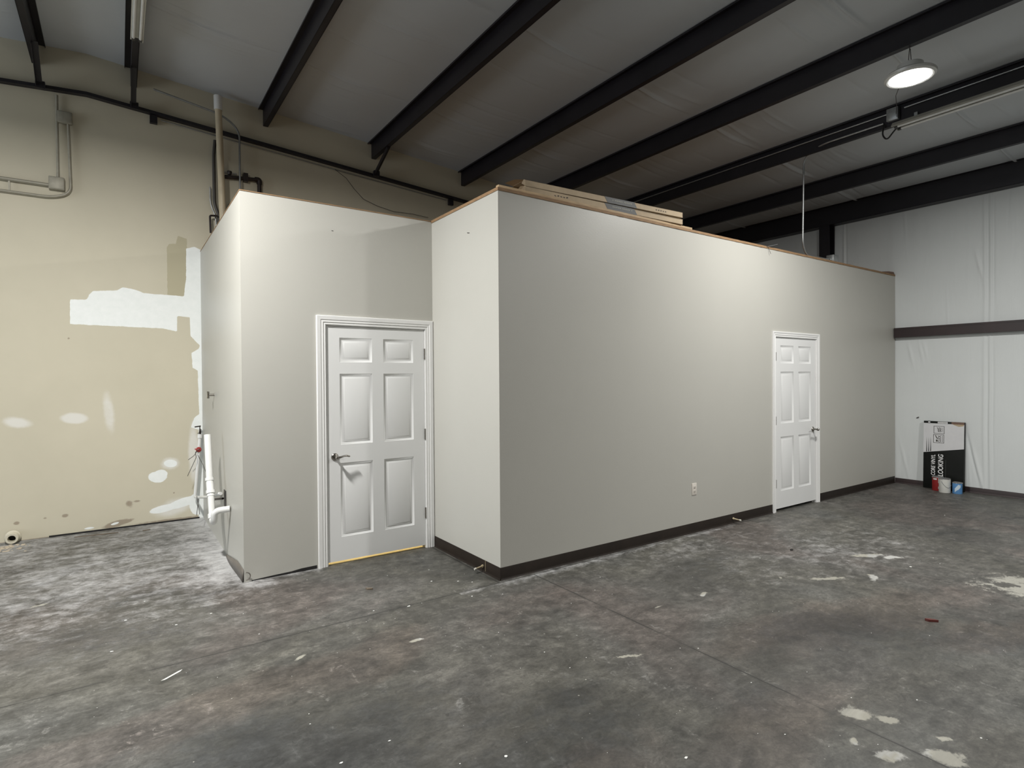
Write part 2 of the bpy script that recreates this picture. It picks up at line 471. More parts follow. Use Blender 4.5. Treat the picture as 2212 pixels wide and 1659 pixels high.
PATCH = [  # cx, cy, rx, ry, ang, whiteness
    (3.26, -2.62, 0.55, 0.31, -0.9, 0.25), (2.42, -1.66, 0.035, 0.10, -1.0, 0.9), (2.10, -1.46, 0.15, 0.035, -0.55, 0.0), (1.84, -1.24, 0.035, 0.02, 0, 0.1),
    (2.98, -1.37, 0.16, 0.05, -0.5, 1.0), (3.12, -1.53, 0.10, 0.03, -0.5, 0.9), (0.40, -2.42, 0.075, 0.05, -0.8, 0.2), (0.47, -2.55, 0.05, 0.03, -0.8, 0.9),
    (0.15, -2.53, 0.03, 0.018, 0.4, 0.2), (0.18, -2.66, 0.085, 0.035, -0.7, 0.8), (0.385, -2.815, 0.085, 0.06, -0.6, 0.1), (0.53, -2.76, 0.03, 0.016, 0, 1.0),
    (-1.10, -1.95, 0.03, 0.02, 0.3, 0.7), (1.05, -1.1, 0.06, 0.02, 0.2, 0.9), (0.6, -1.05, 0.05, 0.015, -0.3, 0.9), (3.9, -1.1, 0.05, 0.015, -0.2, 1.0),
    (-1.62, -0.36, 0.07, 0.02, 0.7, 0.05), (-0.06, -1.42, 0.09, 0.02, -0.4, 0.8), (-0.97, -0.55, 0.05, 0.025, -0.3, 0.9), (-2.92, 1.5, 0.06, 0.02, 0.4, 0.5)]
def marks(X, Y):
    X0, Y0 = X, Y
    o = np.zeros(X.shape + (4,)); o[..., 3] = 1
    nz = fbm(X, Y, 3, 1.6)
    # drywall dust near the closet and the tan wall
    d = 0.95 * np.exp(-np.maximum(0, -1.66 - X) / 0.55) * (X < -1.5) * (1 / (1 + np.exp(-(Y - 1.05) * 9)))
    d = np.maximum(d, 0.75 * np.exp(-((X + 1.6) ** 2 + (Y - 1.1) ** 2) / 0.05))
    d = np.maximum(d, 0.62 * np.exp(-np.maximum(0, 1.14 - Y) / 0.10) * (X > -1.75) * (X < -1.05) * (Y < 1.2))
    d = np.maximum(d, 0.50 * (1 / (1 + np.exp(-(Y - 0.9) * 2.4))) * (X < -1.5))
    d = np.maximum(d, 0.50 * np.exp(-np.abs(Y + 0.06) / 0.07) * (X > -0.4) * (X < 3.0))
    d = np.maximum(d, 0.32 * np.exp(-((X - 2.9) ** 2 / 2.5 + (Y + 1.1) ** 2 / 0.5)))
    d = np.maximum(d, 0.30 * np.exp(-((X - 2.0) ** 2 / 1.8 + (Y + 0.35) ** 2 / 0.06)))
    o[..., 0] = np.clip(d * (0.6 + 0.8 * nz), 0, 1)
    X = X0 + 0.10 * (fbm(X0, Y0, 61, 5.0) - 0.5) + 0.04 * (fbm(X0, Y0, 71, 18.0) - 0.5); Y = Y0 + 0.10 * (fbm(X0, Y0, 62, 5.0) - 0.5) + 0.04 * (fbm(X0, Y0, 72, 18.0) - 0.5)
    p = np.zeros(X.shape)
    for cx, cy, rx, ry, a, w in PATCH:
        p = np.maximum(p, blob(X, Y, cx, cy, rx, ry, a) + 0.04)
    hole = blob(X, Y, 3.05, -2.30, 0.085, 0.05, -0.9)
    p = np.where(hole > 0.5, p * 0.55, p)
    o[..., 1] = p
    X = X0 + 0.7 * (fbm(X0, Y0, 63, 1.6, 6) - 0.5); Y = Y0 + 0.7 * (fbm(X0, Y0, 64, 1.6, 6) - 0.5)
    k = np.zeros(X.shape)
    for cx, cy, rx, ry, a, s in ((-1.95, -1.55, 0.75, 0.42, 0.35, .85), (-1.25, -1.15, 0.30, 0.22, 0.3, .6), (-0.8, -1.55, 0.5, 0.2, 0.1, .6), (-1.0, -1.95, 0.5, 0.25, 0.2, .65),
                                 (1.3, -2.0, 0.9, 0.35, -0.3, .6), (1.9, -2.5, 0.8, 0.3, -0.3, .62), (0.6, -0.9, 0.35, 0.2, 0.2, .52), (1.4, -0.75, 0.6, 0.25, 0.2, .5),
                                 (-2.35, 1.15, 0.22, 0.12, 0.3, .6), (-2.0, 0.95, 0.16, 0.08, 0.3, .6), (-2.9, 2.2, 0.3, 0.08, 0.3, .62), (-2.65, 0.55, 0.5, 0.3, 0.2, .5),
                                 (4.6, -1.55, 0.5, 0.10, -0.3, .55), (5.6, -1.7, 0.4, 0.08, -0.5, .6), (-2.6, 1.45, 0.5, 0.16, 0.3, .52), (-0.3, -2.3, 0.6, 0.2, 0.3, .5)):
        k = np.maximum(k, s * np.clip(blob(X, Y, cx, cy, rx * 1.15, ry * 1.15, a) * 1.3, 0, 1))
    o[..., 2] = np.clip(k + (nz - 0.5) * 0.5 * (k > 0.02), 0, 1)
    return o
def tint(X, Y):
    X = X + 0.7 * (fbm(X, Y, 65, 1.6, 6) - 0.5); Y = Y + 0.6 * (fbm(X, Y, 66, 1.6, 6) - 0.5)
    o = np.zeros(X.shape + (4,)); o[..., 3] = 1
    r = np.zeros(X.shape)
    for cx, cy, rx, ry, a, s in ((-2.3, -0.7, 0.8, 0.18, 0.25, .8), (-1.45, -0.6, 0.5, 0.22, 0.3, .75), (1.6, -1.9, 1.0, 0.22, -0.25, .8), (2.2, -2.6, 0.8, 0.15, -0.35, .7),
                                 (-0.9, -2.1, 0.4, 0.2, 0, .7), (0.0, -2.2, 0.5, 0.25, 0, .65), (-0.2, -0.5, 0.6, 0.2, 0.1, .5), (-3.0, 1.9, 0.5, 0.15, 0.3, .4)):
        r = np.maximum(r, s * np.clip(blob(X, Y, cx, cy, rx, ry, a) * 1.5, 0, 1))
    o[..., 0] = r
    w = np.zeros(X.shape); best = np.zeros(X.shape)
    for cx, cy, rx, ry, a, wh in PATCH:
        bb = blob(X, Y, cx, cy, rx, ry, a)
        w = np.where(bb > best, wh, w); best = np.maximum(best, bb)
    o[..., 1] = w
    return o
fx = np.concatenate([[-10, -8, -6.5, -5.2], np.arange(-4.4, -3.0, 0.03), np.arange(-3.0, 3.6, 0.016), np.arange(3.6, 7.1, 0.04)])
fy = np.concatenate([[-11, -9, -7, -5, -4.0], np.arange(-3.4, 0.3, 0.016), np.arange(0.3, 3.74, 0.03), [3.76]])
floor = struct(grid_mesh('floor', fx, fy, lambda U, V: (U, V, U * 0), floor_mat(), {'marks': marks, 'tint': tint}))

# ------------------------------------------------------------------ tan wall
def tan_mat():
    m, nt, b = new_mat('tan_wall_paint')
    v = coords(nt)
    n1 = noise(nt, v, 1.2, 5, 0.6)
    n3 = noise(nt, v, 14.0, 5, 0.7)
    ng = noise(nt, v, 4.0, 5, 0.7)
    c = ramp(nt, n1, [(0.3, (0.56, 0.52, 0.405)), (0.7, (0.605, 0.56, 0.44))])
    at = N(nt, 'ShaderNodeAttribute', attribute_name='marks')
    sp = N(nt, 'ShaderNodeSeparateColor'); lk(nt, at.outputs['Color'], sp.inputs[0])
    ol = smooth(nt, math_n(nt, 'ADD', sp.outputs[1], math_n(nt, 'MULTIPLY', math_n(nt, 'SUBTRACT', n3, 0.5), 0.16)), 0.48, 0.54)
    c = mix_c(nt, math_n(nt, 'MULTIPLY', ol, 0.9), c, (0.44, 0.40, 0.275))
    st = smooth(nt, math_n(nt, 'ADD', sp.outputs[2], math_n(nt, 'MULTIPLY', math_n(nt, 'SUBTRACT', n3, 0.5), 0.5)), 0.42, 0.66)
    c = mix_c(nt, math_n(nt, 'MULTIPLY', st, 0.6), c, (0.19, 0.13, 0.09))
    wh = smooth(nt, math_n(nt, 'ADD', sp.outputs[0], math_n(nt, 'MULTIPLY', math_n(nt, 'SUBTRACT', n3, 0.5), 0.14)), 0.48, 0.53)
    at2 = N(nt, 'ShaderNodeAttribute', attribute_name='thin')
    sp2 = N(nt, 'ShaderNodeSeparateColor'); lk(nt, at2.outputs['Color'], sp2.inputs[0])
    c = mix_c(nt, math_n(nt, 'MULTIPLY', smooth(nt, math_n(nt, 'ADD', sp2.outputs[0], math_n(nt, 'MULTIPLY', math_n(nt, 'SUBTRACT', ng, 0.5), 0.5)), 0.35, 0.75), 0.55), c, (0.84, 0.84, 0.83))
    c = mix_c(nt, wh, c, ramp(nt, n3, [(0.3, (0.82, 0.85, 0.83)), (0.7, (0.88, 0.90, 0.885))]))
    lk(nt, c, b.inputs['Base Color'])
    b.inputs['Roughness'].default_value = 0.6
    b.inputs['Specular IOR Level'].default_value = 0.3
    h = math_n(nt, 'ADD', math_n(nt, 'MULTIPLY', n3, 0.3), math_n(nt, 'MULTIPLY', wh, 0.5))
    bump(nt, b, h, 0.18, 0.004)
    return m
PL = [(-2.854, 2.432), (-2.716, 2.442), (-2.691, 2.50), (-2.66, 2.536), (-2.45, 2.56), (-2.40, 2.60), (-2.256, 2.571), (-2.213, 2.549), (-1.829, 2.543), (-1.804, 2.755), (-1.80, 3.09), (-1.717, 3.118), (-1.60, 3.07),
      (-1.60, -0.2), (-1.70, -0.2), (-1.72, 0.35), (-1.73, 0.6), (-1.70, 0.9), (-1.70, 1.02), (-1.775, 1.05), (-1.74, 1.16), (-1.69, 1.2), (-1.695, 1.45), (-1.70, 1.70), (-1.75, 1.73), (-1.76, 1.90), (-1.69, 1.95), (-1.673, 1.985), (-1.765, 2.093), (-1.785, 2.29),
      (-1.886, 2.315), (-1.90, 2.14), (-2.04, 2.168), (-2.857, 2.178)]
def tmarks(X, T):
    Z = T * roofv(X)
    o = np.zeros(X.shape + (4,)); o[..., 3] = 1
    w = np.clip(0.5 + poly_sd(X, Z, PL) / 0.12, 0, 1)
    for cx, cz, rx, rz, a in ((-2.105, 0.515, 0.09, 0.062, -0.15), (-2.07, 0.55, 0.06, 0.045, -0.2), (-1.98, 0.655, 0.065, 0.042, -0.15), (-2.05, 0.155, 0.14, 0.04, 0.15), (-1.86, 0.20, 0.16, 0.05, 0.25), (-1.72, 0.17, 0.08, 0.13, 0), (-2.5, 0.055, 0.04, 0.012, 0.2), (-2.72, 0.04, 0.045, 0.012, 0)):
        w = np.maximum(w, blob(X, Z, cx, cz, rx, rz, a))
    o[..., 0] = w
    o[..., 1] = np.clip(0.5 + poly_sd(X, Z, [(-1.99, 3.08), (-1.97, 3.12), (-1.90, 3.13), (-1.88, 3.22), (-1.79, 3.20), (-1.79, 2.54), (-1.99, 2.535)]) / 0.12, 0, 1)
    # repainted rectangle inside the plaster
    r = poly_sd(X, Z, [(-1.90, 2.305), (-1.78, 2.30), (-1.775, 2.1), (-1.885, 2.1)])
    o[..., 0] = np.where(r > 0.0, 0.2, o[..., 0])
    s = np.zeros(X.shape)
    for cx, cz, rx, rz, a, k in ((-2.49, 0.05, 0.10, 0.03, 0.2, 1.0), (-2.40, 0.06, 0.08, 0.02, 0.3, .8), (-2.37, 0.25, 0.04, 0.05, 0.5, .65), (-2.30, 0.27, 0.04, 0.015, 0, .7), (-2.92, 0.20, 0.03, 0.02, 0, .8), (-3.08, 0.20, 0.02, 0.012, 0, .7),
                                 (-3.3, 0.18, 0.03, 0.02, 0, .75), (-1.95, 0.02, 0.5, 0.016, 0.0, .7), (-1.95, 0.32, 0.01, 0.01, 0, .9), (-2.87, 2.03, 0.012, 0.012, 0, .8)):
        s = np.maximum(s, k * np.clip(blob(X, Z, cx, cz, rx, rz, a) * 1.2, 0, 1))
    s = np.maximum(s, 0.75 * np.exp(-Z / 0.012) * (X < -1.66))
    o[..., 2] = s
    return o
def tthin(X, T):
    Z = T * roofv(X)
    o = np.zeros(X.shape + (4,)); o[..., 3] = 1
    w = np.zeros(X.shape)
    for cx, cz, rx, rz, a, k in ((-2.83, 1.20, 0.09, 0.045, -0.1, 1.0), (-3.28, 1.18, 0.10, 0.05, -0.15, .75), (-2.54, 1.25, 0.05, 0.22, 0.08, .62), (-1.75, 0.75, 0.05, 0.3, 0, .8), (-1.98, 0.655, 0.08, 0.06, 0, .8), (-1.95, 0.16, 0.2, 0.09, 0.2, .7)):
        w = np.maximum(w, k * np.clip(blob(X, Z, cx, cz, rx, rz, a) * 1.4, 0, 1))
    o[..., 0] = w
    return o
def roofv(X): return 5.011 - 0.0765 * np.abs(X - RIDGE)
tx = np.concatenate([[-10, -6, -4.4], np.arange(-3.7, -1.58, 0.012), [-1.4, 0, 2, 4, 6, 7.2]])
tx = np.sort(np.append(tx, RIDGE))
tt = np.concatenate([np.arange(0, 0.66, 0.0026), np.linspace(0.67, 1.005, 10)])
wall_back = struct(grid_mesh('wall_back', tx, tt, lambda U, V: (U, U * 0 + BACK, V * roofv(U)), tan_mat(), {'marks': tmarks, 'thin': tthin}))

# ------------------------------------------------------------------ white insulation facing: ceiling and right wall
def facing_mat(name, c, sc):
    m, nt, b = new_mat(name)
    v = coords(nt)
    vw = coords(nt, sc)
    n1 = noise(nt, v, 0.9, 4, 0.6)
    n2 = noise(nt, vw, 3.0, 6, 0.65, 0.6)
    lk(nt, ramp(nt, n1, [(0.3, tuple(x * 0.95 for x in c)), (0.7, c)]), b.inputs['Base Color'])
    b.inputs['Roughness'].default_value = 0.5
    b.inputs['Specular IOR Level'].default_value = 0.35
    bump(nt, b, n2, 0.35, 0.012)
    return m
SEAMS = [-10.56, -8.73, -6.91, -5.08, -3.25, -1.42, 0.46, 2.34]
rs = np.random.RandomState(5)
FOLDS = []
for k in range(220):
    FOLDS.append((rs.uniform(-7, 7.0), rs.uniform(-4, 3.7), rs.uniform(0.25, 1.1), rs.uniform(-0.014, 0.014), rs.uniform(0.012, 0.028), rs.uniform(-0.10, 0.10)))
PUR = [-1.02, 0.35, 1.74, 3.0, 4.355, 5.74, 7.05]
def ceil_fn(U, V):
    Z = roofv(U)
    # sag between purlins
    kn = np.array([-10, -8.6, -7.2, -5.8, -4.4, -3.045, -2.335] + [p + 0.03 for p in PUR])
    i = np.clip(np.searchsorted(kn, U) - 1, 0, len(kn) - 2)
    t = np.clip((U - kn[i]) / (kn[i + 1] - kn[i]), 0, 1)
    sag = np.sin(PI * t) ** 1.6
    Z = Z - 0.030 * sag * (0.7 + 0.6 * fbm(U, V, 11, 0.8)) * (1 - np.exp(-np.maximum(0, BACK - V) / 0.25))
    for s in SEAMS:
        w = 0.02 * (fbm(U, V * 0, 31, 1.4) - 0.5)
        d = V - s - w
        Z = Z - sag * 0.028 * np.exp(-(d / 0.018) ** 2) + sag * 0.014 * np.exp(-((d - 0.05) / 0.03) ** 2)
    for x, y, L, a, w, tl in FOLDS:
        du = (U - x) / L
        d = V - y - tl * (U - x)
        Z = Z + sag * a * np.exp(-du ** 2) * np.exp(-(d / w) ** 2)
    return U, V, Z
cx_ = np.concatenate([np.arange(-10.1, -3.6, 0.35), np.arange(-3.6, 7.25, 0.07)])
cx_ = np.sort(np.append(cx_, RIDGE))
cy_ = np.concatenate([[-11.1, -9, -7, -5.5, -4.5], np.arange(-4, 3.76, 0.014), [3.78]])
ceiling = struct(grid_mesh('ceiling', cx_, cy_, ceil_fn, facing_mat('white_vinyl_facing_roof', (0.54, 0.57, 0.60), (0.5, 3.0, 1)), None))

def wall_fn(V, Zg):
    X = np.full(V.shape, RIGHT)
    t = np.where(Zg < 2.2, np.clip(Zg / 2.15, 0, 1), np.clip((Zg - 2.28) / 1.8, 0, 1))
    sag = np.sin(PI * np.clip(t, 0, 1)) ** 0.7
    X = X - 0.012 * sag * (0.5 + fbm(V, Zg * 0.4, 23, 0.9))
    w = 0.02 * (fbm(Zg, V * 0, 41, 0.9) - 0.5)
    for s, a, wd in ((-1.12, 0.012, 0.012), (-1.06, 0.010, 0.018), (0.72, .012, .012), (-2.95, 0.012, 0.012), (-2.89, 0.01, 0.018)):
        d = V - s - w
        X = X - a * np.exp(-(d / wd) ** 2) * (0.4 + 0.6 * sag) + a * 0.8 * np.exp(-((d + 0.028) / wd) ** 2) * sag
    r = np.random.RandomState(9)
    for k in range(46):
        y0 = r.uniform(-2.2, 3.0); z0 = r.choice([2.05, 2.4, 0.3, 3.9, 1.2]) + r.uniform(-0.15, 0.15)
        L = r.uniform(0.12, 0.45); a = r.uniform(-0.006, 0.006); wd = r.uniform(0.008, 0.02); tl = r.uniform(-0.08, 0.08)
        X = X - a * np.exp(-((Zg - z0) / L) ** 2) * np.exp(-((V - y0 - tl * (Zg - z0)) / wd) ** 2)
    for y0, z0, L, a in ((-0.98, 0.35, 0.28, 0.02), (-0.93, 0.5, 0.3, -0.014), (-0.12, 0.35, 0.25, 0.008), (-0.2, 1.9, 0.14, .01), (-0.33, 1.92, 0.12, .008), (-0.38, 1.95, 0.12, .008), (-1.0, 3.05, 0.16, .012)):
        X = X - a * np.exp(-((Zg - z0) / L) ** 2) * np.exp(-((V - y0 - 0.22 * (Zg - z0)) / 0.016) ** 2)
    return np.minimum(X, RIGHT), V, Zg
wy = np.concatenate([[-11.1, -8, -5, -4], np.arange(-3.3, 3.74, 0.012), [3.76]])
wz = np.concatenate([np.arange(0, 4.3, 0.05), [4.34]])
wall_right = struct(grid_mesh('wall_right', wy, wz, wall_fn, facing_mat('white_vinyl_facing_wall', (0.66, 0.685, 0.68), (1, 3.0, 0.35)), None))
# unseen sides of the hall
MAT['hall'] = simple('hall_wall_paint', (0.5, 0.48, 0.42), 0.7, var=0.03, nscale=1)
wl = MB()
for lo_, hi_ in (((LEFT - 0.15, FRONT, 0), (LEFT, -0.8, 4.6)), ((LEFT - 0.15, 3.2, 0), (LEFT, BACK, 4.6)), ((LEFT - 0.15, -0.8, 3.6), (LEFT, 3.2, 4.6))):
    wl.box(lo_, hi_)
struct(wl.build('wall_left', 'hall'))
dl = bpy.data.lights.new('daylight', 'AREA'); dl.shape = 'RECTANGLE'; dl.size = 4.0; dl.size_y = 3.6; dl.energy = DAYLIGHT_W; dl.color = (0.86, 0.93, 1.0)
do = bpy.data.objects.new('daylight', dl); COL.objects.link(do); do.location = (LEFT - 0.05, 1.2, 1.8); do.rotation_euler = (PI / 2, 0, -PI / 2)
struct(MB().box((LEFT, FRONT - 0.15, 0), (RIGHT, FRONT, 5.1)).build('wall_front', 'hall'))

# ------------------------------------------------------------------ office and closet partitions
WT = 0.12
D1L, D1R = -0.997, -0.0915        # closet door leaf
D2L, D2R = 3.858, 4.756           # office door leaf
DH = 2.045
def wall_open(x0, x1, y0, y1, h, a, b, top):
    m = MB()
    m.box((x0, y0, 0), (a, y1, h)); m.box((b, y0, 0), (x1, y1, h)); m.box((a, y0, top), (b, y1, h))
    bmesh.ops.remove_doubles(m.bm, verts=m.bm.verts, dist=1e-5)
    return m
def wall_plate(pts_hole, x0, x1, y0, y1, h):
    """wall in the xz plane with a door notch, one clean outline"""
    a, b, top = pts_hole
    poly = [(x0, 0), (a, 0), (a, top), (b, top), (b, 0), (x1, 0), (x1, h), (x0, h)]
    m = MB()
    A = [m.bm.verts.new((x, y0, z)) for x, z in poly]
    B = [m.bm.verts.new((x, y1, z)) for x, z in poly]
    for S in (A, B):
        m.bm.faces.new((S[0], S[1], S[2], S[7])); m.bm.faces.new((S[2], S[3], S[6], S[7])); m.bm.faces.new((S[3], S[4], S[5], S[6]))
    for i in range(8):
        m.bm.faces.new((A[i], A[(i + 1) % 8], B[(i + 1) % 8], B[i]))
    return m
struct(wall_plate((D2L - 0.02, D2R + 0.02, DH + 0.02), 0.0, RIGHT - 0.015, 0.0, WT, H).build('wall_office_front', 'greige'))
struct(MB().box((0.0, WT, 0), (WT, BACK, H)).build('wall_office_side', 'greige'))
struct(wall_plate((D1L - 0.02, D1R + 0.02, DH + 0.02), CLX, 0.0, RET, RET + WT, H + 0.012).build('wall_closet_front', 'greige'))
struct(MB().box((CLX, RET + WT, 0), (CLX + WT, BACK, H + 0.012)).build('wall_closet_side', 'greige'))
# black strip as the shade in the bare, torn gap under the closet front
struct(MB().prism([(-1.60, 0.0), (-1.095, 0.0), (-1.095, 0.028), (-1.22, 0.026), (-1.30, 0.017), (-1.45, 0.013), (-1.60, 0.006)], lambda u, v, h: (u, h, v), RET - 0.0025, RET + 0.01).build('closet_gap_shade', 'black'))
# plywood deck over the office and thin edge over the closet
def ragged(x0, x1, n, amp, f):
    pts = []
    for i in range(n + 1):
        x = x0 + (x1 - x0) * i / n
        pts.append((x, f(x) + rnd.uniform(-amp, amp)))
    return pts
dk = MB()
edge = ragged(-0.006, RIGHT - 0.02, 110, 0.0022, lambda x: -0.006)
poly = edge + [(RIGHT - 0.02, BACK - 0.01), (-0.006, BACK - 0.01)]
dk.prism(poly, lambda u, v, h: (u, v, h), H, H + 0.024)
struct(dk.build('ceiling_office', 'wood'))
dk = MB()
dk.prism([(CLX - 0.003, RET - 0.004), (0.0, RET - 0.004), (0.0, BACK - 0.01), (CLX - 0.003, BACK - 0.01)], lambda u, v, h: (u, v, h), H + 0.012, H + 0.019)
struct(dk.build('ceiling_closet', 'wood'))
# light inside the closet (it shows under the door)
struct(MB().box((CLX + WT, RET + 0.02, 0.0), (-0.0, BACK - 0.02, 0.004)).build('floor_closet', 'vinylin'))
cl = thing('ceiling_bulb', 'warm bulb inside the closet whose glow shows under the door', 'lamp', (-0.8, 2.2, H - 0.09))
MB().lathe([(0, -0.06), (0.03, -0.05), (0.035, -0.02), (0.02, 0.02), (0.018, 0.04)]).build('bulb', 'bulb', cl)
MB().lathe([(0.0, 0.04), (0.04, 0.04), (0.045, 0.10), (0.0, 0.10)]).build('socket', 'pvc', cl)
ld = bpy.data.lights.new('bulb_light', 'POINT'); ld.energy = 160; ld.color = (1.0, 0.88, 0.6); ld.shadow_soft_size = 0.05
lo = bpy.data.objects.new('bulb_light', ld); COL.objects.link(lo); lo.parent = cl; lo.location = (0, 0, -0.12)

# baseboards
def base_strip(name, x0, x1, axis, at, sgn, h=0.10, mat='basedark'):
    """cove base: profile extruded along x (axis 'x', wall plane y=at) or y"""
    prof = [(0, 0), (0.012, 0), (0.007, 0.006), (0.004, 0.02), (0.004, h - 0.004), (0.002, h), (0, h)]
    m = MB()
    if axis == 'x': m.prism(prof, lambda u, v, t: (t, at + sgn * u, v), x0, x1)
    else: m.prism(prof, lambda u, v, t: (at + sgn * u, t, v), x0, x1)
    return struct(m.build(name, mat))
base_strip('baseboard_front', 0.0, D2L - 0.075, 'x', 0.0, -1)
base_strip('baseboard_front_far', D2R + 0.075, RIGHT - 0.03, 'x', 0.0, -1)
base_strip('baseboard_return', -0.004, RET - 0.02, 'y', 0.0, -1)
base_strip('baseboard_right', -3.4, 0.0, 'y', RIGHT - 0.008, -1, 0.075, 'girt')
struct(MB().box((-3.05, BACK - 0.012, 0.0), (-1.70, BACK + 0.01, 0.014)).build('baseboard_back', 'black'))

# ------------------------------------------------------------------ doors
def leaf_mesh(w, h, t):
    """six-panel slab, local x 0..w, front face at y=0 looking to -y, z 0..h"""
    m = MB()
    bm = m.bm
    st, mu = 0.11, 0.105
    pw = (w - 2 * st - mu) / 2
    xs = [0, st, st + pw, st + pw + mu, w - st, w]
    zs = [0, 0.204, 0.842, 1.00, 1.61, 1.71, 1.92, h]
    panels = {(1, 1), (3, 1), (1, 3), (3, 3), (1, 5), (3, 5)}
    V = {}
    def v(x, y, z):
        k = (round(x, 5), round(y, 5), round(z, 5))
        if k not in V: V[k] = bm.verts.new(k)
        return V[k]
    for i in range(5):
        for j in range(7):
            x0, x1, z0, z1 = xs[i], xs[i + 1], zs[j], zs[j + 1]
            if (i, j) not in panels:
                bm.faces.new((v(x0, 0, z0), v(x1, 0, z0), v(x1, 0, z1), v(x0, 0, z1)))
                continue
            rings = [(0, 0), (0.002, 0.002), (0.019, 0.0105), (0.023, 0.0108), (0.040, 0.0018), (0.043, 0.0010)]
            prev = None
            for off, dep in rings:
                r = [v(x0 + off, dep, z0 + off), v(x1 - off, dep, z0 + off), v(x1 - off, dep, z1 - off), v(x0 + off, dep, z1 - off)]
                if prev:
                    for k in range(4):
                        bm.faces.new((prev[k], prev[(k + 1) % 4], r[(k + 1) % 4], r[k]))
                prev = r
            bm.faces.new(prev)
    # sides and back
    bk = [v(0, t, 0), v(w, t, 0), v(w, t, h), v(0, t, h)]
    bm.faces.new(bk)
    for i in range(5):
        bm.faces.new((v(xs[i], 0, 0), v(xs[i + 1], 0, 0), v(xs[i + 1], t, 0) if i == 4 else bm.verts.new((xs[i + 1], t, 0)), v(xs[i], t, 0) if i == 0 else bm.verts.new((xs[i], t, 0))))
        bm.faces.new((v(xs[i], 0, h), v(xs[i + 1], 0, h), bm.verts.new((xs[i + 1], t, h)), bm.verts.new((xs[i], t, h))))
    for j in range(7):
        for x in (0, w):
            bm.faces.new((v(x, 0, zs[j]), v(x, 0, zs[j + 1]), bm.verts.new((x, t, zs[j + 1])), bm.verts.new((x, t, zs[j]))))
    return m
def casing(L, R, top, wdt):
    """mitred moulded casing: outline stepping round the opening; local coordinates x,z with y=0 wall plane"""
    prof = [(0, 0.0), (0.0, 0.010), (0.006, 0.013), (0.014, 0.010), (0.018, 0.010), (0.024, 0.015), (0.040, 0.013), (0.044, 0.017), (wdt - 0.004, 0.019), (wdt, 0.016), (wdt, 0.0)]
    m = MB(); bm = m.bm
    rows = []
    for o, d in prof:
        rows.append([bm.verts.new((L - o, -d, 0)), bm.verts.new((L - o, -d, top + o)), bm.verts.new((R + o, -d, top + o)), bm.verts.new((R + o, -d, 0))])
    for A, B in zip(rows, rows[1:]):
        for k in range(3):
            bm.faces.new((A[k], A[k + 1], B[k + 1], B[k]))
    for k in (0, 3):
        bm.faces.new([r[k] for r in rows])
    return m
def lever(m, sx):
    """lever door handle: rose on the door plane y=0, spindle to -y, lever towards sx*x"""
    pts = [(0, -0.060, 0), (sx * 0.012, -0.066, 0.0), (sx * 0.03, -0.066, 0.002), (sx * 0.06, -0.064, 0.010), (sx * 0.085, -0.062, 0.010), (sx * 0.105, -0.060, 0.004), (sx * 0.112, -0.059, 0.002)]
    m.tube(pts, [0.010, 0.011, 0.009, 0.0075, 0.008, 0.0075, 0.005], 12)
def make_door(name, L, R, yf, hinge_right, gap, cw_l, cw_r, bright):
    root = sempty(name, (L, yf, 0))
    w = R - L
    lf = leaf_mesh(w, 2.032 - gap, 0.035).build('door_leaf', 'door', root)
    lf.location = (0, 0.004, gap + 0.010)
    g = 0.003
    jm = MB()
    jm.box((-g - 0.018, -0.002, 0), (-g, 0.12, DH)); jm.box((w + g, -0.002, 0), (w + g + 0.018, 0.12, DH)); jm.box((-g - 0.018, -0.002, DH), (w + g + 0.018, 0.12, DH + 0.018))
    jm.box((-g, 0.042, 0), (0.010, 0.06, DH)); jm.box((w - 0.010, 0.042, 0), (w + g, 0.06, DH)); jm.box((-g, 0.042, DH - 0.012), (w + g, 0.06, DH))
    jm.build('door_jamb', 'trim', root)
    casing(-g - 0.006, w + g + 0.006, DH + 0.006, cw_l).build('door_casing', 'trim', root)
    hx = w + g * 0.5 if hinge_right else -g * 0.5
    for hz in (1.82, 1.07, 0.33):
        hm = MB()
        hm.tube([(hx, -0.004, hz - 0.05), (hx, -0.004, hz + 0.05)], 0.0065, 10)
        s = -1 if hinge_right else 1
        hm.box((min(hx, hx - s * 0.016), 0.0008, hz - 0.045), (max(hx, hx - s * 0.016), 0.0035, hz + 0.045))
        hm.build('hinge', 'nickel', root)
    kx = 0.062 if hinge_right else w - 0.062
    h = MB()
    h.lathe([(0, -0.012), (0.014, -0.014), (0.024, -0.010), (0.031, -0.004), (0.032, 0.0)], (kx, 0.004, 0.925), 'Y', 28)
    h.tube([(kx, -0.004, 0.925), (kx, -0.045, 0.925)], 0.010, 16)
    h.lathe([(0, -0.078), (0.010, -0.076), (0.016, -0.068), (0.0175, -0.058), (0.014, -0.048), (0.010, -0.040)], (kx, 0.0, 0.925), 'Y', 24)
    m2 = MB(); lever(m2, 1 if hinge_right else -1)
    lv = m2.build('door_lever', 'nickel')
    hd = h.build('door_handle', 'nickel', root)
    lv.parent = hd; lv.location = (kx, 0.004, 0.925)
    return root
d1 = make_door('door_1', D1L, D1R, RET, True, 0.016, 0.078, 0.078, True)
d2 = make_door('door_2', D2L, D2R, 0.0, False, 0.022, 0.062, 0.062, True)
# black floor sheet standing for the unlit room behind the office door
struct(MB().box((D2L - 0.3, 0.5, 0.001), (D2R + 0.3, 1.2, 0.003)).build('office_dark_sheet', 'black'))

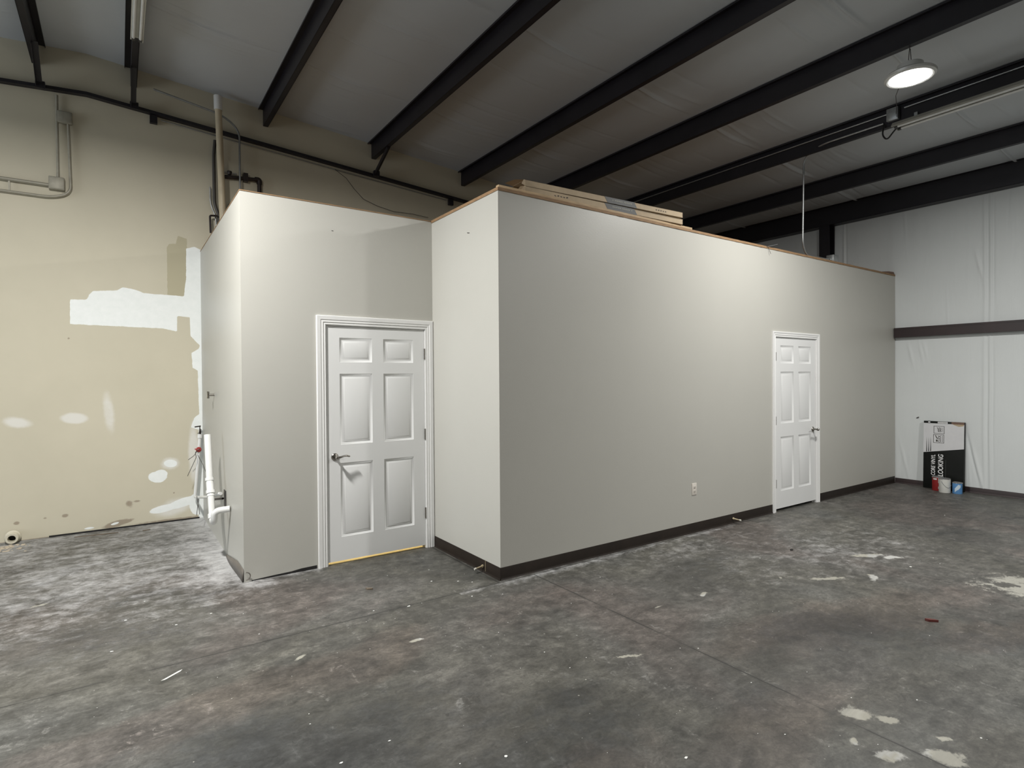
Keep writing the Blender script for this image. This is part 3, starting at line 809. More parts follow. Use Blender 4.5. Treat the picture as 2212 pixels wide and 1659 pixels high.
# ------------------------------------------------------------------ steel frame
def purlin(x, z_top, sgn, y0, y1, label, rest=0.0):
    """Z section; sgn +1: top flange at -x side, bottom flange at +x side"""
    t, f, lip, d = 0.004, 0.055, 0.018, 0.20
    root_z = z_top
    m = MB()
    def seg(a, b):
        m.box((min(a[0], b[0]), y0, min(a[1], b[1])), (max(a[0], b[0]), y1, max(a[1], b[1])))
    wx = x + sgn * f
    seg((x, root_z - t), (wx, root_z))
    seg((x, root_z - lip), (x + sgn * t, root_z - t))
    seg((wx - t / 2, root_z - d), (wx + t / 2, root_z))
    seg((wx, root_z - d), (wx + sgn * f, root_z - d + t))
    seg((wx + sgn * f - sgn * t, root_z - d), (wx + sgn * f, root_z - d + lip))
    o = m.build('roof_purlin', 'steel_dark')
    o.location = (0, 0, 0)
    tag(o, label, 'beam', 'roof purlins under the white ceiling')
    return o
PLAB = ['dark roof purlin ending above the tan wall just right of the vent pipe',
        'dark roof purlin braced down to the rafter flange above the closet',
        'dark roof purlin ending on the tan wall just behind the office corner',
        'dark roof purlin from which the lit round lamp hangs',
        'dark roof purlin with two metal conduits running along its side',
        'plain dark roof purlin between the conduit purlin and the eave beam']
for xx, lb in zip(PUR[:6], PLAB):
    purlin(xx, roof(xx + 0.06) - 0.002, 1, FRONT + 0.05, BACK - 0.002, lb)
purlin(-2.36, roof(-2.30) - 0.002, 1, FRONT + 0.05, BACK - 0.002, 'dark ridge purlin beside the unlit white strip light')
purlin(-3.02, roof(-3.08) - 0.002, -1, FRONT + 0.05, BACK - 0.002, 'dark ridge purlin farthest to the left, at the roof ridge')
# eave strut
m = MB()
m.box((6.86, FRONT + 0.05, 3.985), (6.864, BACK - 0.002, roof(6.9) - 0.01)); m.box((6.86, FRONT + 0.05, 3.985), (7.02, BACK - 0.002, 3.989)); m.box((6.80, FRONT + 0.05, roof(6.85) - 0.014), (6.864, BACK - 0.002, roof(6.85) - 0.010))
tag(m.build('eave_beam', 'steel_dark'), 'dark eave beam along the top of the white wall', 'beam')
# girt
m = MB()
yg0, yg1 = FRONT + 0.05, -0.012
m.box((6.95, yg0, 2.145), (6.954, yg1, 2.285)); m.box((6.95, yg0, 2.145), (7.02, yg1, 2.149)); m.box((6.95, yg0, 2.281), (7.02, yg1, 2.285)); m.box((6.946, yg0, 2.26), (6.954, yg1, 2.285)); m.box((6.946, yg0, 2.145), (6.954, yg1, 2.165))
tag(m.build('wall_girt', 'girt'), 'dark reddish steel girt crossing the white wall halfway up', 'beam')
# column behind the office, at the white wall
m = MB()
m.box((6.84, 0.86, 0.0), (6.85, 1.02, 3.98)); m.box((7.0, 0.86, 0.0), (7.01, 1.02, 3.98)); m.box((6.85, 0.935, 0.0), (7.0, 0.945, 3.98))
tag(m.build('steel_column', 'steel_dark'), 'black steel column rising behind the office box under the eave beam', 'column')
# rafter flange along the tan wall
m = MB()
zr = lambda x: roof(x) - 0.455
for x0, x1 in ((-9.9, RIDGE), (RIDGE, 6.8)):
    a, b = (x0, zr(x0)), (x1, zr(x1))
    m.prism([(a[0], a[1]), (b[0], b[1]), (b[0], b[1] + 0.032), (a[0], a[1] + 0.032)], lambda u, v, h: (u, h, v), BACK - 0.07, BACK - 0.003)
tag(m.build('rafter_flange', 'steel_dark'), 'dark sloping rafter flange running across the upper tan wall', 'beam')
def brace(pt, pb, label):
    m = MB()
    pt, pb = Vector(pt), Vector(pb)
    d = (pb - pt).normalized()
    s = Vector((1, 0, 0)); w = d.cross(s).normalized()
    for a, c in ((s * 0.05, w * 0.004), (s * 0.004, w * 0.05)):
        A = [pt, pt + a, pt + a + c, pt + c]; B = [pb, pb + a, pb + a + c, pb + c]
        va = [m.bm.verts.new(p) for p in A]; vb = [m.bm.verts.new(p) for p in B]
        m.bm.faces.new(va[::-1]); m.bm.faces.new(vb)
        for i in range(4): m.bm.faces.new((va[i], va[(i + 1) % 4], vb[(i + 1) % 4], vb[i]))
    m.box((pb.x - 0.006, pb.y - 0.02, pb.z - 0.05), (pb.x + 0.07, pb.y + 0.030, pb.z + 0.02))
    tag(m.build('flange_brace', 'steel_dark'), label, 'brace', 'flange braces')
brace((0.41, 3.20, 4.57), (0.40, 3.62, 4.36), 'short dark angle brace from purlin to rafter flange above the closet door wall')
brace((-2.31, 3.25, 4.79), (-2.31, 3.62, 4.55), 'short dark angle brace under the purlin with the white strip light')
brace((-3.09, 3.25, 4.79), (-3.09, 3.62, 4.55), 'short dark angle brace under the purlin farthest to the left')
for x, lb in ((-2.10, 'small black clip under the rafter flange beside the strip light purlin'), (1.60, 'small black clip under the rafter flange near the office corner')):
    tag(MB().box((x - 0.035, BACK - 0.05, zr(x) - 0.092), (x + 0.035, BACK - 0.004, zr(x) - 0.005)).build('flange_clip', 'steel_dark'), lb, 'clip')

# ------------------------------------------------------------------ high bay lamps
def chains(root, z, x):
    L = roof(x) - 0.203 - z
    for s, e in ((-0.035, -0.008), (0.03, 0.004)):
        MB().tube([(s, 0, 0.12), (s * 0.6, 0, L * 0.75), (e, 0, L)], 0.003, 8).build('chain', 'wire_thin', root)
def high_bay(x, y, z, k, label, first=None):
    if first is None:
        root = thing('high_bay_lamp', label, 'lamp', (x, y, z), 'round high bay lamps')
        MB().lathe([(0.155, 0.0), (0.13, -0.012), (0.08, -0.02), (0.0, -0.024)], n=48).build('lens', 'lens', root)
        MB().lathe([(0.153, -0.002), (0.168, -0.006), (0.186, 0.004), (0.190, 0.022), (0.178, 0.034), (0.10, 0.060), (0.095, 0.11), (0.06, 0.125), (0.0, 0.125)], n=48).build('housing', 'lamp_body', root)
        chains(root, z, x)
        return root
    r = first.copy(); COL.objects.link(r); r.location = (x, y, z); r['label'] = label
    for ch in first.children:
        if ch.type != 'MESH' or ch.name.startswith('chain'): continue
        c = ch.copy(); COL.objects.link(c); c.parent = r
    chains(r, z, x)
    return r
LL = ['round lit high bay lamp hanging from a purlin over the office wall', 'round high bay lamp hanging nearest the tan wall, outside the view', 'round high bay lamp hanging behind the viewer, on the office side']
first = None
for (x, y, z, k), lb in zip(LAMPS, LL):
    r = high_bay(x, y, z, k, lb, first)
    if first is None: first = r
    ad = bpy.data.lights.new('lamp_light', 'AREA'); ad.shape = 'DISK'; ad.size = 0.30
    ad.energy = LAMP_W * k; ad.color = LAMP_COL
    ao = bpy.data.objects.new('lamp_light', ad); COL.objects.link(ao); ao.parent = r; ao.location = (0, 0, -0.03)
# the lamp's supply cord
tag(MB().tube([(3.17, -1.58, 4.235), (3.3, -1.5, 4.17), (3.6, -1.35, 4.22), (4.0, -1.2, 4.30), (4.37, -1.05, 4.36)], 0.003, 6).build('lamp_cord', 'wire_thin'), 'thin dark cord from the lit round lamp to the conduit box', 'cord')

# ------------------------------------------------------------------ strip lights
def strip_light(x, y0, y1, z, w, tilt, label, mat, tubes):
    root = thing('strip_light', label, 'light fixture', (x, y0, z), 'unlit strip lights')
    L = y1 - y0
    m = MB()
    m.prism([(-w / 2, 0.0), (-w / 2, 0.012), (-w * 0.28, 0.05), (w * 0.28, 0.05), (w / 2, 0.012), (w / 2, 0.0), (w * 0.42, 0.0), (w * 0.2, 0.028), (-w * 0.2, 0.028), (-w * 0.42, 0.0)], lambda u, v, t: (u, t, v), 0, L)
    m.build('channel', mat, root)
    for s in (-1, 1):
        if tubes:
            MB().tube([(s * w * 0.27, 0.05, 0.0), (s * w * 0.27, L - 0.05, 0.0)], 0.013, 12).build('lamp_tube', 'tube', root)
        for yy in (0.02, L - 0.05):
            MB().box((s * w * 0.27 - 0.013, yy, -0.014), (s * w * 0.27 + 0.013, yy + 0.03, 0.030)).build('tube_socket', 'socket', root)
    return root
strip_light(-2.275, 0.15, 2.60, 4.73, 0.10, 0, 'unlit white strip light under the ridge purlin above the tan wall', 'fixture', True)
strip_light(4.30, -3.55, -1.06, 4.185, 0.15, 0, 'unlit yellowed strip light hanging below the conduit purlin near the lit lamp', 'fixture_warm', True)
for yy in (-1.25, -3.3):
    tag(MB().box((4.36, yy, 4.22), (4.40, yy + 0.03, 4.31)).build('hanger_clip', 'galv'), 'small metal hanger clip holding the yellowed strip light, %s' % ('by its cable end' if yy > -2 else 'at its far end'), 'clip')

# ------------------------------------------------------------------ conduits
wxp = 4.355 + 0.055 - 0.004
tag(MB().tube(fillet([(wxp - 0.012, -0.92, 4.315), (wxp - 0.012, -0.25, 4.315), (4.52, 0.02, 4.28), (4.52, 0.035, 3.22), (4.62, 0.05, H + 0.045), (5.19, 0.06, H + 0.054)], 0.13, 8), 0.0105, 12).build('conduit', 'galv'),
    'grey metal conduit bending down from the purlin to the office wall top', 'conduit')
tag(MB().tube([(wxp - 0.012, 3.6, 4.40), (wxp - 0.012, -0.98, 4.40)], 0.009, 10).build('conduit', 'galv'), 'thin metal conduit running along the purlin behind the grey junction box', 'conduit')
tag(MB().tube([(wxp - 0.012, -1.12, 4.41), (wxp - 0.012, -10.5, 4.41)], 0.009, 10).build('conduit', 'galv'), 'thin metal conduit continuing along the purlin past the lit lamp', 'conduit')
jb = thing('junction_box', 'grey square junction box on the conduit purlin beside the lit lamp', 'electrical box', (wxp - 0.03, -1.02, 4.37))
MB().box((-0.03, -0.055, -0.065), (0.025, 0.055, 0.065), 0.004).build('box_body', 'galv', jb)
MB().box((-0.036, -0.048, -0.058), (-0.03, 0.048, 0.058), 0.002).build('cover_plate', 'galv', jb)
jb = thing('junction_box', 'grey metal box lying at the conduit end on the office wall top', 'electrical box', (5.30, 0.06, H + 0.024))
MB().box((-0.06, -0.045, 0), (0.07, 0.05, 0.095), 0.004).build('box_body', 'galv', jb)
MB().tube([(-0.10, 0, 0.03), (-0.055, 0, 0.03)], 0.018, 12).build('connector', 'galv', jb)
tag(MB().tube(fillet([(4.38, -0.93, 4.30), (4.34, -0.93, 4.17), (4.33, -0.98, 4.10), (4.32, -1.04, 4.16), (4.31, -1.09, 4.20)], 0.05), 0.008, 8).build('cable_loop', 'cable'), 'black cable looping below the purlin to the yellowed strip light', 'cable')
# on the tan wall
yb = BACK - 0.03
def ebox(x, z, s, label, name='wall_box'):
    t = thing(name, label, 'electrical box', (x, BACK - 0.002, z))
    MB().box((-s / 2, -0.055, -s / 2), (s / 2, 0, s / 2), 0.008).build('box_body', 'galv_dull', t)
    MB().box((-s / 2 + 0.008, -0.060, -s / 2 + 0.008), (s / 2 - 0.008, -0.055, s / 2 - 0.008), 0.002).build('cover_plate', 'galv_dull', t)
ebox(-2.872, 4.285, 0.12, 'upper square box on the tan wall, painted tan')
ebox(-2.945, 3.60, 0.13, 'lower square box on the tan wall where two conduits meet')
for pts, r, lb in (
    ([(-2.935, yb, 4.50), (-2.935, yb, 3.66)], 0.013, 'straight tan conduit dropping into the lower square wall box'),
    ([(-2.845, yb, 4.23), (-2.832, yb, 3.52), (-2.98, yb, 3.455), (-9.5, yb, 3.46)], 0.013, 'tan conduit curving from the upper wall box and running away low'),
    ([(-3.0, yb, 3.575), (-9.5, yb, 3.58)], 0.017, 'thick tan conduit running level from the lower wall box'),
    ([(-2.10, 3.638, 4.77), (-1.42, 3.638, 4.66), (-1.245, 3.638, 4.53), (-1.245, 3.638, 3.2)], 0.011, 'thin grey conduit arching over the rafter flange and dropping behind the closet'),
    ([(-2.03, BACK - 0.02, 4.475), (-1.55, BACK - 0.02, 4.435), (0.0, BACK - 0.02, 4.31), (1.53, BACK - 0.02, 4.20)], 0.006, 'thin pale conduit following just beneath the rafter flange')):
    tag(MB().tube(fillet(pts, 0.13, 8), r, 10).build('conduit', 'galv_dull' if 'tan' in lb else 'galv'), lb, 'conduit')
MB_ = MB().box((-3.32, yb - 0.004, 3.46), (-3.305, yb + 0.01, 3.58)).build('conduit_strap', 'galv_dull')
tag(MB_, 'small strap tying the two level conduits on the tan wall', 'strap')
# vent pipe
vp = thing('vent_pipe', 'cream vertical vent pipe rising behind the closet to the ceiling', 'pipe', (-1.43, 3.575, 0))
MB().tube([(0.0, 0.0, 3.08), (-0.045, 0.0, 4.74)], 0.036, 20).build('pipe', 'pvc_cream', vp)
MB().tube([(-0.045, 0.0, 4.68), (-0.048, 0.0, 4.84)], 0.044, 20).build('coupling', 'pvc', vp)
tag(MB().tube(fillet([(-1.50, 3.66, 4.36), (-1.515, 3.66, 4.20), (-1.515, 3.66, 3.62), (-1.47, 3.66, 3.50), (-1.46, 3.66, 3.2)], 0.12), 0.018, 12).build('drop_pipe', 'wire_thin'), 'dark drop pipe hugging the cream vent pipe below the rafter flange', 'pipe')
tag(MB().tube(fillet([(-1.555, 3.68, 3.82), (-1.555, 3.68, 3.62), (-1.50, 3.68, 3.49), (-1.49, 3.68, 3.25)], 0.1), 0.008, 8).build('steel_tube', 'galv'), 'thin shiny tube curving in beside the cream vent pipe', 'pipe')
tag(MB().tube(fillet([(-1.485, 3.62, 3.48), (-1.565, 3.64, 3.48), (-1.56, 3.64, 3.28)], 0.02), 0.011, 8).build('pipe_hook', 'iron'), 'small black hooked pipe left of the cream vent pipe', 'pipe')
gp = thing('gas_pipe', 'black iron pipe with an elbow and a valve above the closet top', 'pipe', (-1.05, 3.69, 3.9))
MB().tube([(-0.38, 0, 0.065), (0.0, 0, 0.10)], 0.022, 14).build('pipe', 'iron', gp)
MB().tube(fillet([(-0.02, 0, 0.10), (0.028, 0, 0.105), (0.028, 0, 0.05)], 0.03), 0.030, 14).build('elbow', 'iron', gp)
MB().tube([(0.028, 0, 0.06), (0.030, 0, -0.75)], 0.024, 14).build('pipe', 'iron', gp)
MB().tube([(-0.38, -0.01, 0.115), (-0.22, -0.01, 0.118)], 0.010, 10).build('valve_lever', 'galv', gp)
MB().lathe([(0, 0.145), (0.025, 0.14), (0.028, 0.125), (0.02, 0.10), (0.0, 0.10)], (-0.30, -0.01, 0)).build('valve_bonnet', 'iron', gp)
MB().box((-0.15, -0.028, 0.05), (-0.10, 0.028, 0.15)).build('pipe_clamp', 'iron', gp)
tag(MB().box((-1.37, BACK - 0.04, 3.35), (-1.25, BACK, 3.66), 0.004).build('wall_panel', 'galv_dull'), 'small tan panel on the wall between vent pipe and black iron pipe', 'panel')
# hanging wire
tag(MB().tube([(-0.102, 3.69, 4.315), (0.044, 3.69, 4.23), (0.148, 3.69, 4.109), (0.273, 3.69, 3.996), (0.467, 3.69, 3.936), (0.7, 3.69, 3.898), (0.977, 3.69, 3.91), (1.229, 3.69, 3.896)], 0.0035, 6).build('hanging_wire', 'wire_thin'), 'thin dark wire drooping along the tan wall from the rafter flange', 'wire')

# ------------------------------------------------------------------ plumbing by the closet side
XP = -1.783
sp_ = thing('drain_standpipe', 'white upright drain pipe with trap on the closet side wall', 'pipe', (XP, 0, 0))
MB().tube([(0, 2.18, 1.085), (0, 2.05, 0.66)], 0.029, 20).build('pipe', 'pvc', sp_)
MB().tube([(0, 2.070, 0.705), (0, 2.062, 0.680)], 0.037, 20).build('coupling', 'pvc', sp_)
MB().tube([(0, 2.052, 0.665), (0, 1.985, 0.55)], 0.031, 20).build('adapter', 'pvc', sp_)
MB().tube([(0, 2.010, 0.600), (0, 1.998, 0.574)], 0.038, 20).build('slip_nut', 'pvc', sp_)
MB().tube(fillet([(0, 1.99, 0.565), (0, 1.93, 0.40), (0, 1.88, 0.345), (0, 1.80, 0.36), (0.0, 1.77, 0.46), (0.118, 1.74, 0.47)], 0.07, 8), 0.027, 18).build('trap', 'pvc', sp_)
MB().tube([(0, 1.925, 0.405), (0, 1.905, 0.370)], 0.035, 18).build('slip_nut', 'pvc', sp_)
wp = thing('water_supply_pipe', 'thin white water pipe rising in the corner by the tan wall', 'pipe', (-1.715, 3.64, 0))
MB().tube([(-0.035, 0.0, 0.27), (0.01, 0.0, 0.80), (0.022, 0.0, 0.96)], 0.017, 14).build('pipe', 'pvc', wp)
MB().tube([(0.020, 0, 0.93), (0.024, 0, 0.975)], 0.026, 14).build('fitting', 'pvc', wp)
MB().tube(fillet([(-0.035, 0.0, 0.30), (-0.035, 0, 0.262), (-0.02, -0.25, 0.30), (0.0, -0.9, 0.41), (0.0, -1.50, 0.535), (0.024, -1.56, 0.55)], 0.03), 0.015, 14).build('pipe', 'pvc', wp)
hb = MB()
hb.tube([(0.022, 0, 0.97), (0.024, -0.01, 1.03)], 0.012, 10); hb.tube([(0.018, -0.01, 1.02), (0.018, -0.06, 1.012)], 0.009, 8)
hb.tube([(-0.03, -0.02, 1.06), (0.030, 0.01, 1.065)], 0.007, 8); hb.tube([(0.022, 0, 1.03), (0.022, 0, 1.062)], 0.005, 8)
hb.build('hose_valve', 'iron', wp)
rv = MB(); rv.lathe([(0.0, -0.03), (0.024, -0.028), (0.03, -0.02), (0.024, -0.012), (0, -0.01)], (0.005, 0.0, 0.80), 'Y', 14)
rv.tube([(-0.035, -0.02, 0.81), (0.030, -0.03, 0.80)], 0.007, 8)
rv.build('valve_handle', 'red_valve', wp)
for i, (pts, lb) in enumerate((
    ([(-1.72, 3.60, 0.80), (-1.76, 3.58, 0.74), (-1.82, 3.56, 0.70)], 'short loose dark wire end left of the red valve'),
    ([(-1.70, 3.60, 0.81), (-1.75, 3.58, 0.78), (-1.74, 3.57, 0.72), (-1.83, 3.55, 0.52)], 'longer loose dark wire hanging from the red valve'),
    ([(-1.72, 3.60, 0.74), (-1.70, 3.3, 0.66), (-1.70, 3.0, 0.60)], 'dark wire drooping from the red valve towards the drain pipe'),
    ([(-1.735, 3.45, 0.285), (-1.74, 3.42, 0.26), (-1.76, 3.40, 0.10)], 'bent dark tie hanging under the white water pipe'),
    ([(-1.765, 3.30, 0.33), (-1.762, 3.25, 0.27), (-1.755, 3.15, 0.16)], 'second bent tie hanging beside the drain pipe'))):
    tag(MB().tube(fillet(pts, 0.02), 0.003, 6).build('loose_wire', 'wire_thin'), lb, 'wire')
esc = MB().box((CLX - 0.005, 2.00, 0.43), (CLX - 0.0005, 2.11, 0.58)).build('pipe_plate', 'steel_dark')
tag(esc, 'small dark wall plate where the white pipes enter the closet wall', 'plate')
tag(MB().tube([(CLX - 0.045, 2.55, 0.415), (CLX - 0.045, 2.30, 0.462), (CLX - 0.012, 2.12, 0.495)], 0.010, 10).build('pipe_sleeve', 'iron'), 'dark pipe sleeve running beside the white water pipe into the wall', 'pipe')
fc = thing('wall_spigot', 'small chrome spigot high on the closet side wall', 'spigot', (CLX, 2.70, 1.44))
MB().tube([(0, 0, 0), (-0.05, 0, 0.0)], 0.012, 12).build('stem', 'nickel', fc)
MB().tube([(-0.055, 0.03, 0.03), (-0.055, -0.03, -0.03)], 0.008, 10).build('cross_handle', 'nickel', fc)
MB().tube([(-0.055, 0.03, -0.03), (-0.055, -0.03, 0.03)], 0.008, 10).build('cross_handle', 'nickel', fc)
# peeling base strip at the closet corner
m = MB()
n = 16
va, vb = [], []
for i in range(n + 1):
    t = i / n
    y = 1.98 - (1.98 - 1.14) * t
    off = 0.004 + 0.02 * math.sin(PI * t) * (1 - t)
    h = 0.012 + 0.088 * min(1, t * 1.5)
    va.append((CLX - off - 0.008, y, 0.002)); vb.append((CLX - off * 0.4 - 0.004, y, h))
for i in range(n):
    for s, (A, B) in enumerate(((va, vb),)):
        m.quad(A[i], A[i + 1], B[i + 1], B[i])
bmesh.ops.remove_doubles(m.bm, verts=m.bm.verts, dist=1e-5)
o = m.build('loose_base_strip', 'peel')
sm = o.modifiers.new('thick', 'SOLIDIFY'); sm.thickness = 0.003
tag(o, 'grey brown vinyl base strip peeling off at the closet corner', 'base strip')
tag(MB().tube(arc((-1.645, 0.05), 0.03, -PI / 2, PI / 2, lambda a, b: (a, RET - 0.018, b)), 0.004, 8).build('base_curl', 'peel'), 'small curled end of vinyl at the closet corner foot', 'base strip')

# ------------------------------------------------------------------ outlet and door stops
ot = thing('wall_outlet', 'ivory duplex outlet low on the office front wall', 'outlet', (2.37, 0.0, 0.445))
MB().box((-0.036, -0.006, -0.060), (0.036, 0, 0.060), 0.003).build('cover_plate', 'outlet', ot)
for zz in (0.02, -0.02):
    f = MB().box((-0.017, -0.0085, zz - 0.014), (0.017, -0.005, zz + 0.014), 0.003).build('receptacle', 'outlet', ot)
    for xx in (-0.006, 0.006):
        MB().box((xx - 0.0015, -0.0092, zz - 0.005), (xx + 0.0015, -0.008, zz + 0.006)).build('slot', 'outlet_dark', f)
    MB().box((-0.0025, -0.0092, zz - 0.012), (0.0025, -0.008, zz - 0.008)).build('slot', 'outlet_dark', f)
def door_stop(loc, d, label):
    t = thing('door_stop', label, 'door stop', loc, 'baseboard door stops')
    d = Vector(d)
    MB().tube([d * 0.0, d * 0.012], 0.013, 14).build('mount', 'stop', t)
    MB().tube([d * 0.01, d * 0.07], [0.008, 0.005], 12).build('stem', 'stop', t)
    MB().tube([d * 0.068, d * 0.085], 0.0085, 12).build('rubber_tip', 'rubber', t)
door_stop((-0.004, 0.255, 0.048), (-1, -0.05, -0.12), 'door stop on the short return wall beside the closet door')
door_stop((3.02, -0.004, 0.05), (0.25, -1, -0.10), 'door stop on the office front baseboard before the white door')
tag(MB().box((-0.0052, 0.215, 0.0), (-0.004, 0.219, 0.10)).build('base_joint', 'stop'), 'pale joint line in the dark baseboard of the return wall', 'joint')

# ------------------------------------------------------------------ things on the office top
tag(MB().box((0.03, 0.035, H + 0.0245), (2.4, 0.075, H + 0.060), 0.002).build('wood_plank', 'wood2'), 'pine plank lying along the office top under the cardboard cartons', 'plank')
def slab_box(m, x0, x1, y0, y1, z0, z1, t=0.003):
    m.box((x0, y0, z0), (x1, y1, z0 + t)); m.box((x0, y0, z1 - t), (x1, y1, z1))
    m.box((x0, y0, z0), (x1, y0 + t, z1)); m.box((x0, y1 - t, z0), (x1, y1, z1)); m.box((x1 - t, y0, z0), (x1, y1, z1))
def carton(z, rz, ry, label, upper):
    t = thing('flooring_carton', label, 'carton', (0.33, 0.09, z), 'flooring cartons on the office top')
    L, D, hh = 1.90, 0.19, 0.052
    m = MB(); slab_box(m, 0, L, 0, D, 0, hh); m.build('carton_body', 'cardboard', t)
    def band(x0, x1, sk):
        return MB().prism([(x0, 0.0), (x1, 0.0), (x1 - sk, hh), (x0 - sk, hh)], lambda u, v, h: (u, h, v), -0.0012, 0.0002)
    band(0.90, 1.27, 0.035).build('grey_band', 'card_grey', t)
    MB().box((0.88, 0, hh), (1.24, D, hh + 0.0008)).build('grey_band', 'card_grey', t)
    # illegible pale lettering on the band, dark glyph row on the board
    r = random.Random(4 if upper else 5)
    x = 0.96
    while x < 1.20:
        w = r.uniform(0.008, 0.014)
        MB().box((x, -0.002, 0.026), (x + w, -0.0012, 0.036)).build('print_mark', 'ink_pale', t)
        x += w + 0.006 + (0.012 if r.random() < 0.15 else 0)
    x = 0.30 if not upper else 1.52
    for k in range(5):
        g = MB(); q = r.uniform(0.7, 1.0)
        g.box((x, -0.001, 0.020), (x + 0.011 * q, 0, 0.020 + 0.011 * q)); g.box((x + 0.006, -0.001, 0.026 * q), (x + 0.017, 0, 0.026 * q + 0.006))
        g.build('print_mark', 'ink', t)
        x += 0.032
    if upper:
        MB().quad((0, 0, hh), (0, D, hh), (-0.085, D, hh + 0.012), (-0.10, 0.0, hh - 0.016)).build('end_flap', 'cardboard', t)
        MB().quad((0, 0, 0.002), (0, 0, hh), (-0.03, -0.02, hh - 0.010), (-0.045, -0.012, 0.010)).build('end_flap', 'cardboard', t)
    else:
        c = MB()
        c.quad((0, 0.0, 0.0), (0, 0.0, 0.045), (-0.03, -0.03, 0.04), (-0.05, -0.01, 0.012)); c.quad((0, 0, 0), (-0.05, -0.01, 0.012), (-0.06, 0.03, 0.002), (0, 0.06, 0))
        c.quad((-0.03, -0.03, 0.04), (-0.05, -0.01, 0.012), (-0.085, -0.02, 0.006), (-0.07, -0.035, 0.028))
        c.build('end_flap', 'cardboard', t)
        MB().box((1.10, -0.0008, 0.046), (1.86, 0.0002, 0.0475)).build('carton_gap_shade', 'ink', t)  # dark line painted on for the shaded gap below the upper carton
    t.rotation_euler = (0, ry, rz)
    return t
carton(H + 0.0665, -0.038, 0.0022, 'tan flooring carton with grey band, the lower one on the office top', False)
carton(H + 0.1185, -0.038, -0.0065, 'tan flooring carton with open flaps, the upper one on the office top', True)
for x, lb in ((3.72, 'bent nail sticking up from the office wall top near the white door'),):
    tag(MB().tube([(x - 0.05, -0.012, H + 0.018), (x + 0.10, -0.05, H + 0.055)], 0.0028, 6).build('bent_nail', 'galv'), lb, 'nail')
    tag(MB().tube([(x - 0.02, -0.010, H + 0.014), (x + 0.01, -0.02, H - 0.06)], 0.0022, 6).build('bent_nail', 'wire_thin'), 'dark nail hanging down over the office wall top edge', 'nail')
tag(MB().prism([(6.55, 0), (6.90, 0.004), (6.99, 0.0), (6.96, 0.034), (6.80, 0.028)], lambda u, v, h: (u, h, H + 0.024 + v), -0.004, 0.05).build('wood_scrap', 'brown_tear'), 'small dark scrap on the office top beside the white wall', 'scrap')

# small marks on the walls
tag(MB().box((-0.945, RET - 0.001, 2.850), (-0.930, RET, 2.855)).build('wall_nick', 'wire_thin'), 'tiny dark nick high on the closet front wall', 'nick')
tag(MB().tube([(0, 0.44, 2.815), (-0.004, 0.47, 2.822)], 0.003, 6).build('wall_nick', 'wire_thin'), 'small dark nick high on the return wall', 'nick')
tag(MB().tube([(RIGHT - 0.02, -0.28, 0.975), (RIGHT - 0.032, -0.31, 0.99)], 0.006, 6).build('wall_nick', 'wire_thin'), 'small dark tear in the white wall facing left of the leaning carton', 'nick')

# ------------------------------------------------------------------ leaning carton and cans
def text(body, size, loc, rot, mat, parent, sx=1.0, name='lettering', shear=0.0):
    c = bpy.data.curves.new(name, 'FONT'); c.body = body; c.size = size; c.extrude = 0.0003; c.shear = shear
    c.offset = size * 0.013
    c.align_x = 'LEFT'; c.align_y = 'BOTTOM'
    tmp = bpy.data.objects.new(name, c)
    me = bpy.data.meshes.new_from_object(tmp); bpy.data.objects.remove(tmp); bpy.data.curves.remove(c)
    me.materials.clear(); me.materials.append(MAT[mat])
    o = bpy.data.objects.new(name, me); COL.objects.link(o)
    o.parent = parent; o.location = loc; o.rotation_euler = rot; o.scale = (sx, 1, 1)
    return o
# local frame: x -> -x world (out of the wall), u runs along -y world, z up. build in local axes: X = along wall (to the right in view), Y = into the wall, Z = up
bx = thing('leaning_carton', 'black and white flooring carton leaning upright on the white wall', 'carton', (6.935, -0.385, 0.0))
BW, BH, BT = 0.475, 0.945, 0.05
bx.rotation_euler = (-0.03, 0, -PI / 2 - 0.02)     # local +X -> world -Y, local +Y -> world +X
MB().box((0, 0, 0), (BW, BT, BH), 0.003).build('carton_body', 'card_black', bx)
e = -0.0008
MB().prism([(0.0, 0.50), (BW, 0.585), (BW, BH - 0.03), (0.0, BH - 0.03)], lambda u, v, h: (u, h, v), e, 0.0001).build('white_panel', 'card_white', bx)
MB().prism([(0.33, BH - 0.03), (BW, BH - 0.03), (BW, BH), (0.33, BH)], lambda u, v, h: (u, h, v), e * 1.2, 0.0001).build('torn_edge', 'brown_tear', bx)
MB().prism([(0.34, BH - 0.03), (BW, BH - 0.03), (BW - 0.01, BH - 0.05), (BW - 0.06, BH - 0.06), (0.37, BH - 0.045)], lambda u, v, h: (u, h, v), e * 1.6, 0.0001).build('torn_edge', 'cardboard', bx)
MB().box((0.055, e * 2, BH - 0.022), (0.08, 0, BH - 0.008)).build('print_mark', 'print_white', bx)
MB().box((0.17, e * 2, BH - 0.027), (0.285, 0, BH - 0.004)).build('print_mark', 'print_white', bx)
for k in range(6):
    MB().box((0.18 + k * 0.017, e * 3, BH - 0.022), (0.187 + k * 0.017, 0, BH - 0.010)).build('print_mark', 'ink', bx)
for k in range(3):
    m = MB(); x = 0.035 + k * 0.024
    m.prism([(x, 0.505 + x * 0.18), (x + 0.010, 0.507 + x * 0.18), (x + 0.006, 0.68), (x + 0.004, 0.72)], lambda u, v, h: (u, h, v), e * 2, 0.0001)
    m.build('stripe', 'card_black', bx)
def frame(x0, x1, z0, z1, t, mat='ink'):
    m = MB()
    m.box((x0, e * 2, z0), (x1, 0, z0 + t)); m.box((x0, e * 2, z1 - t), (x1, 0, z1)); m.box((x0, e * 2, z0), (x0 + t, 0, z1)); m.box((x1 - t, e * 2, z0), (x1, 0, z1))
    m.build('print_frame', mat, bx)
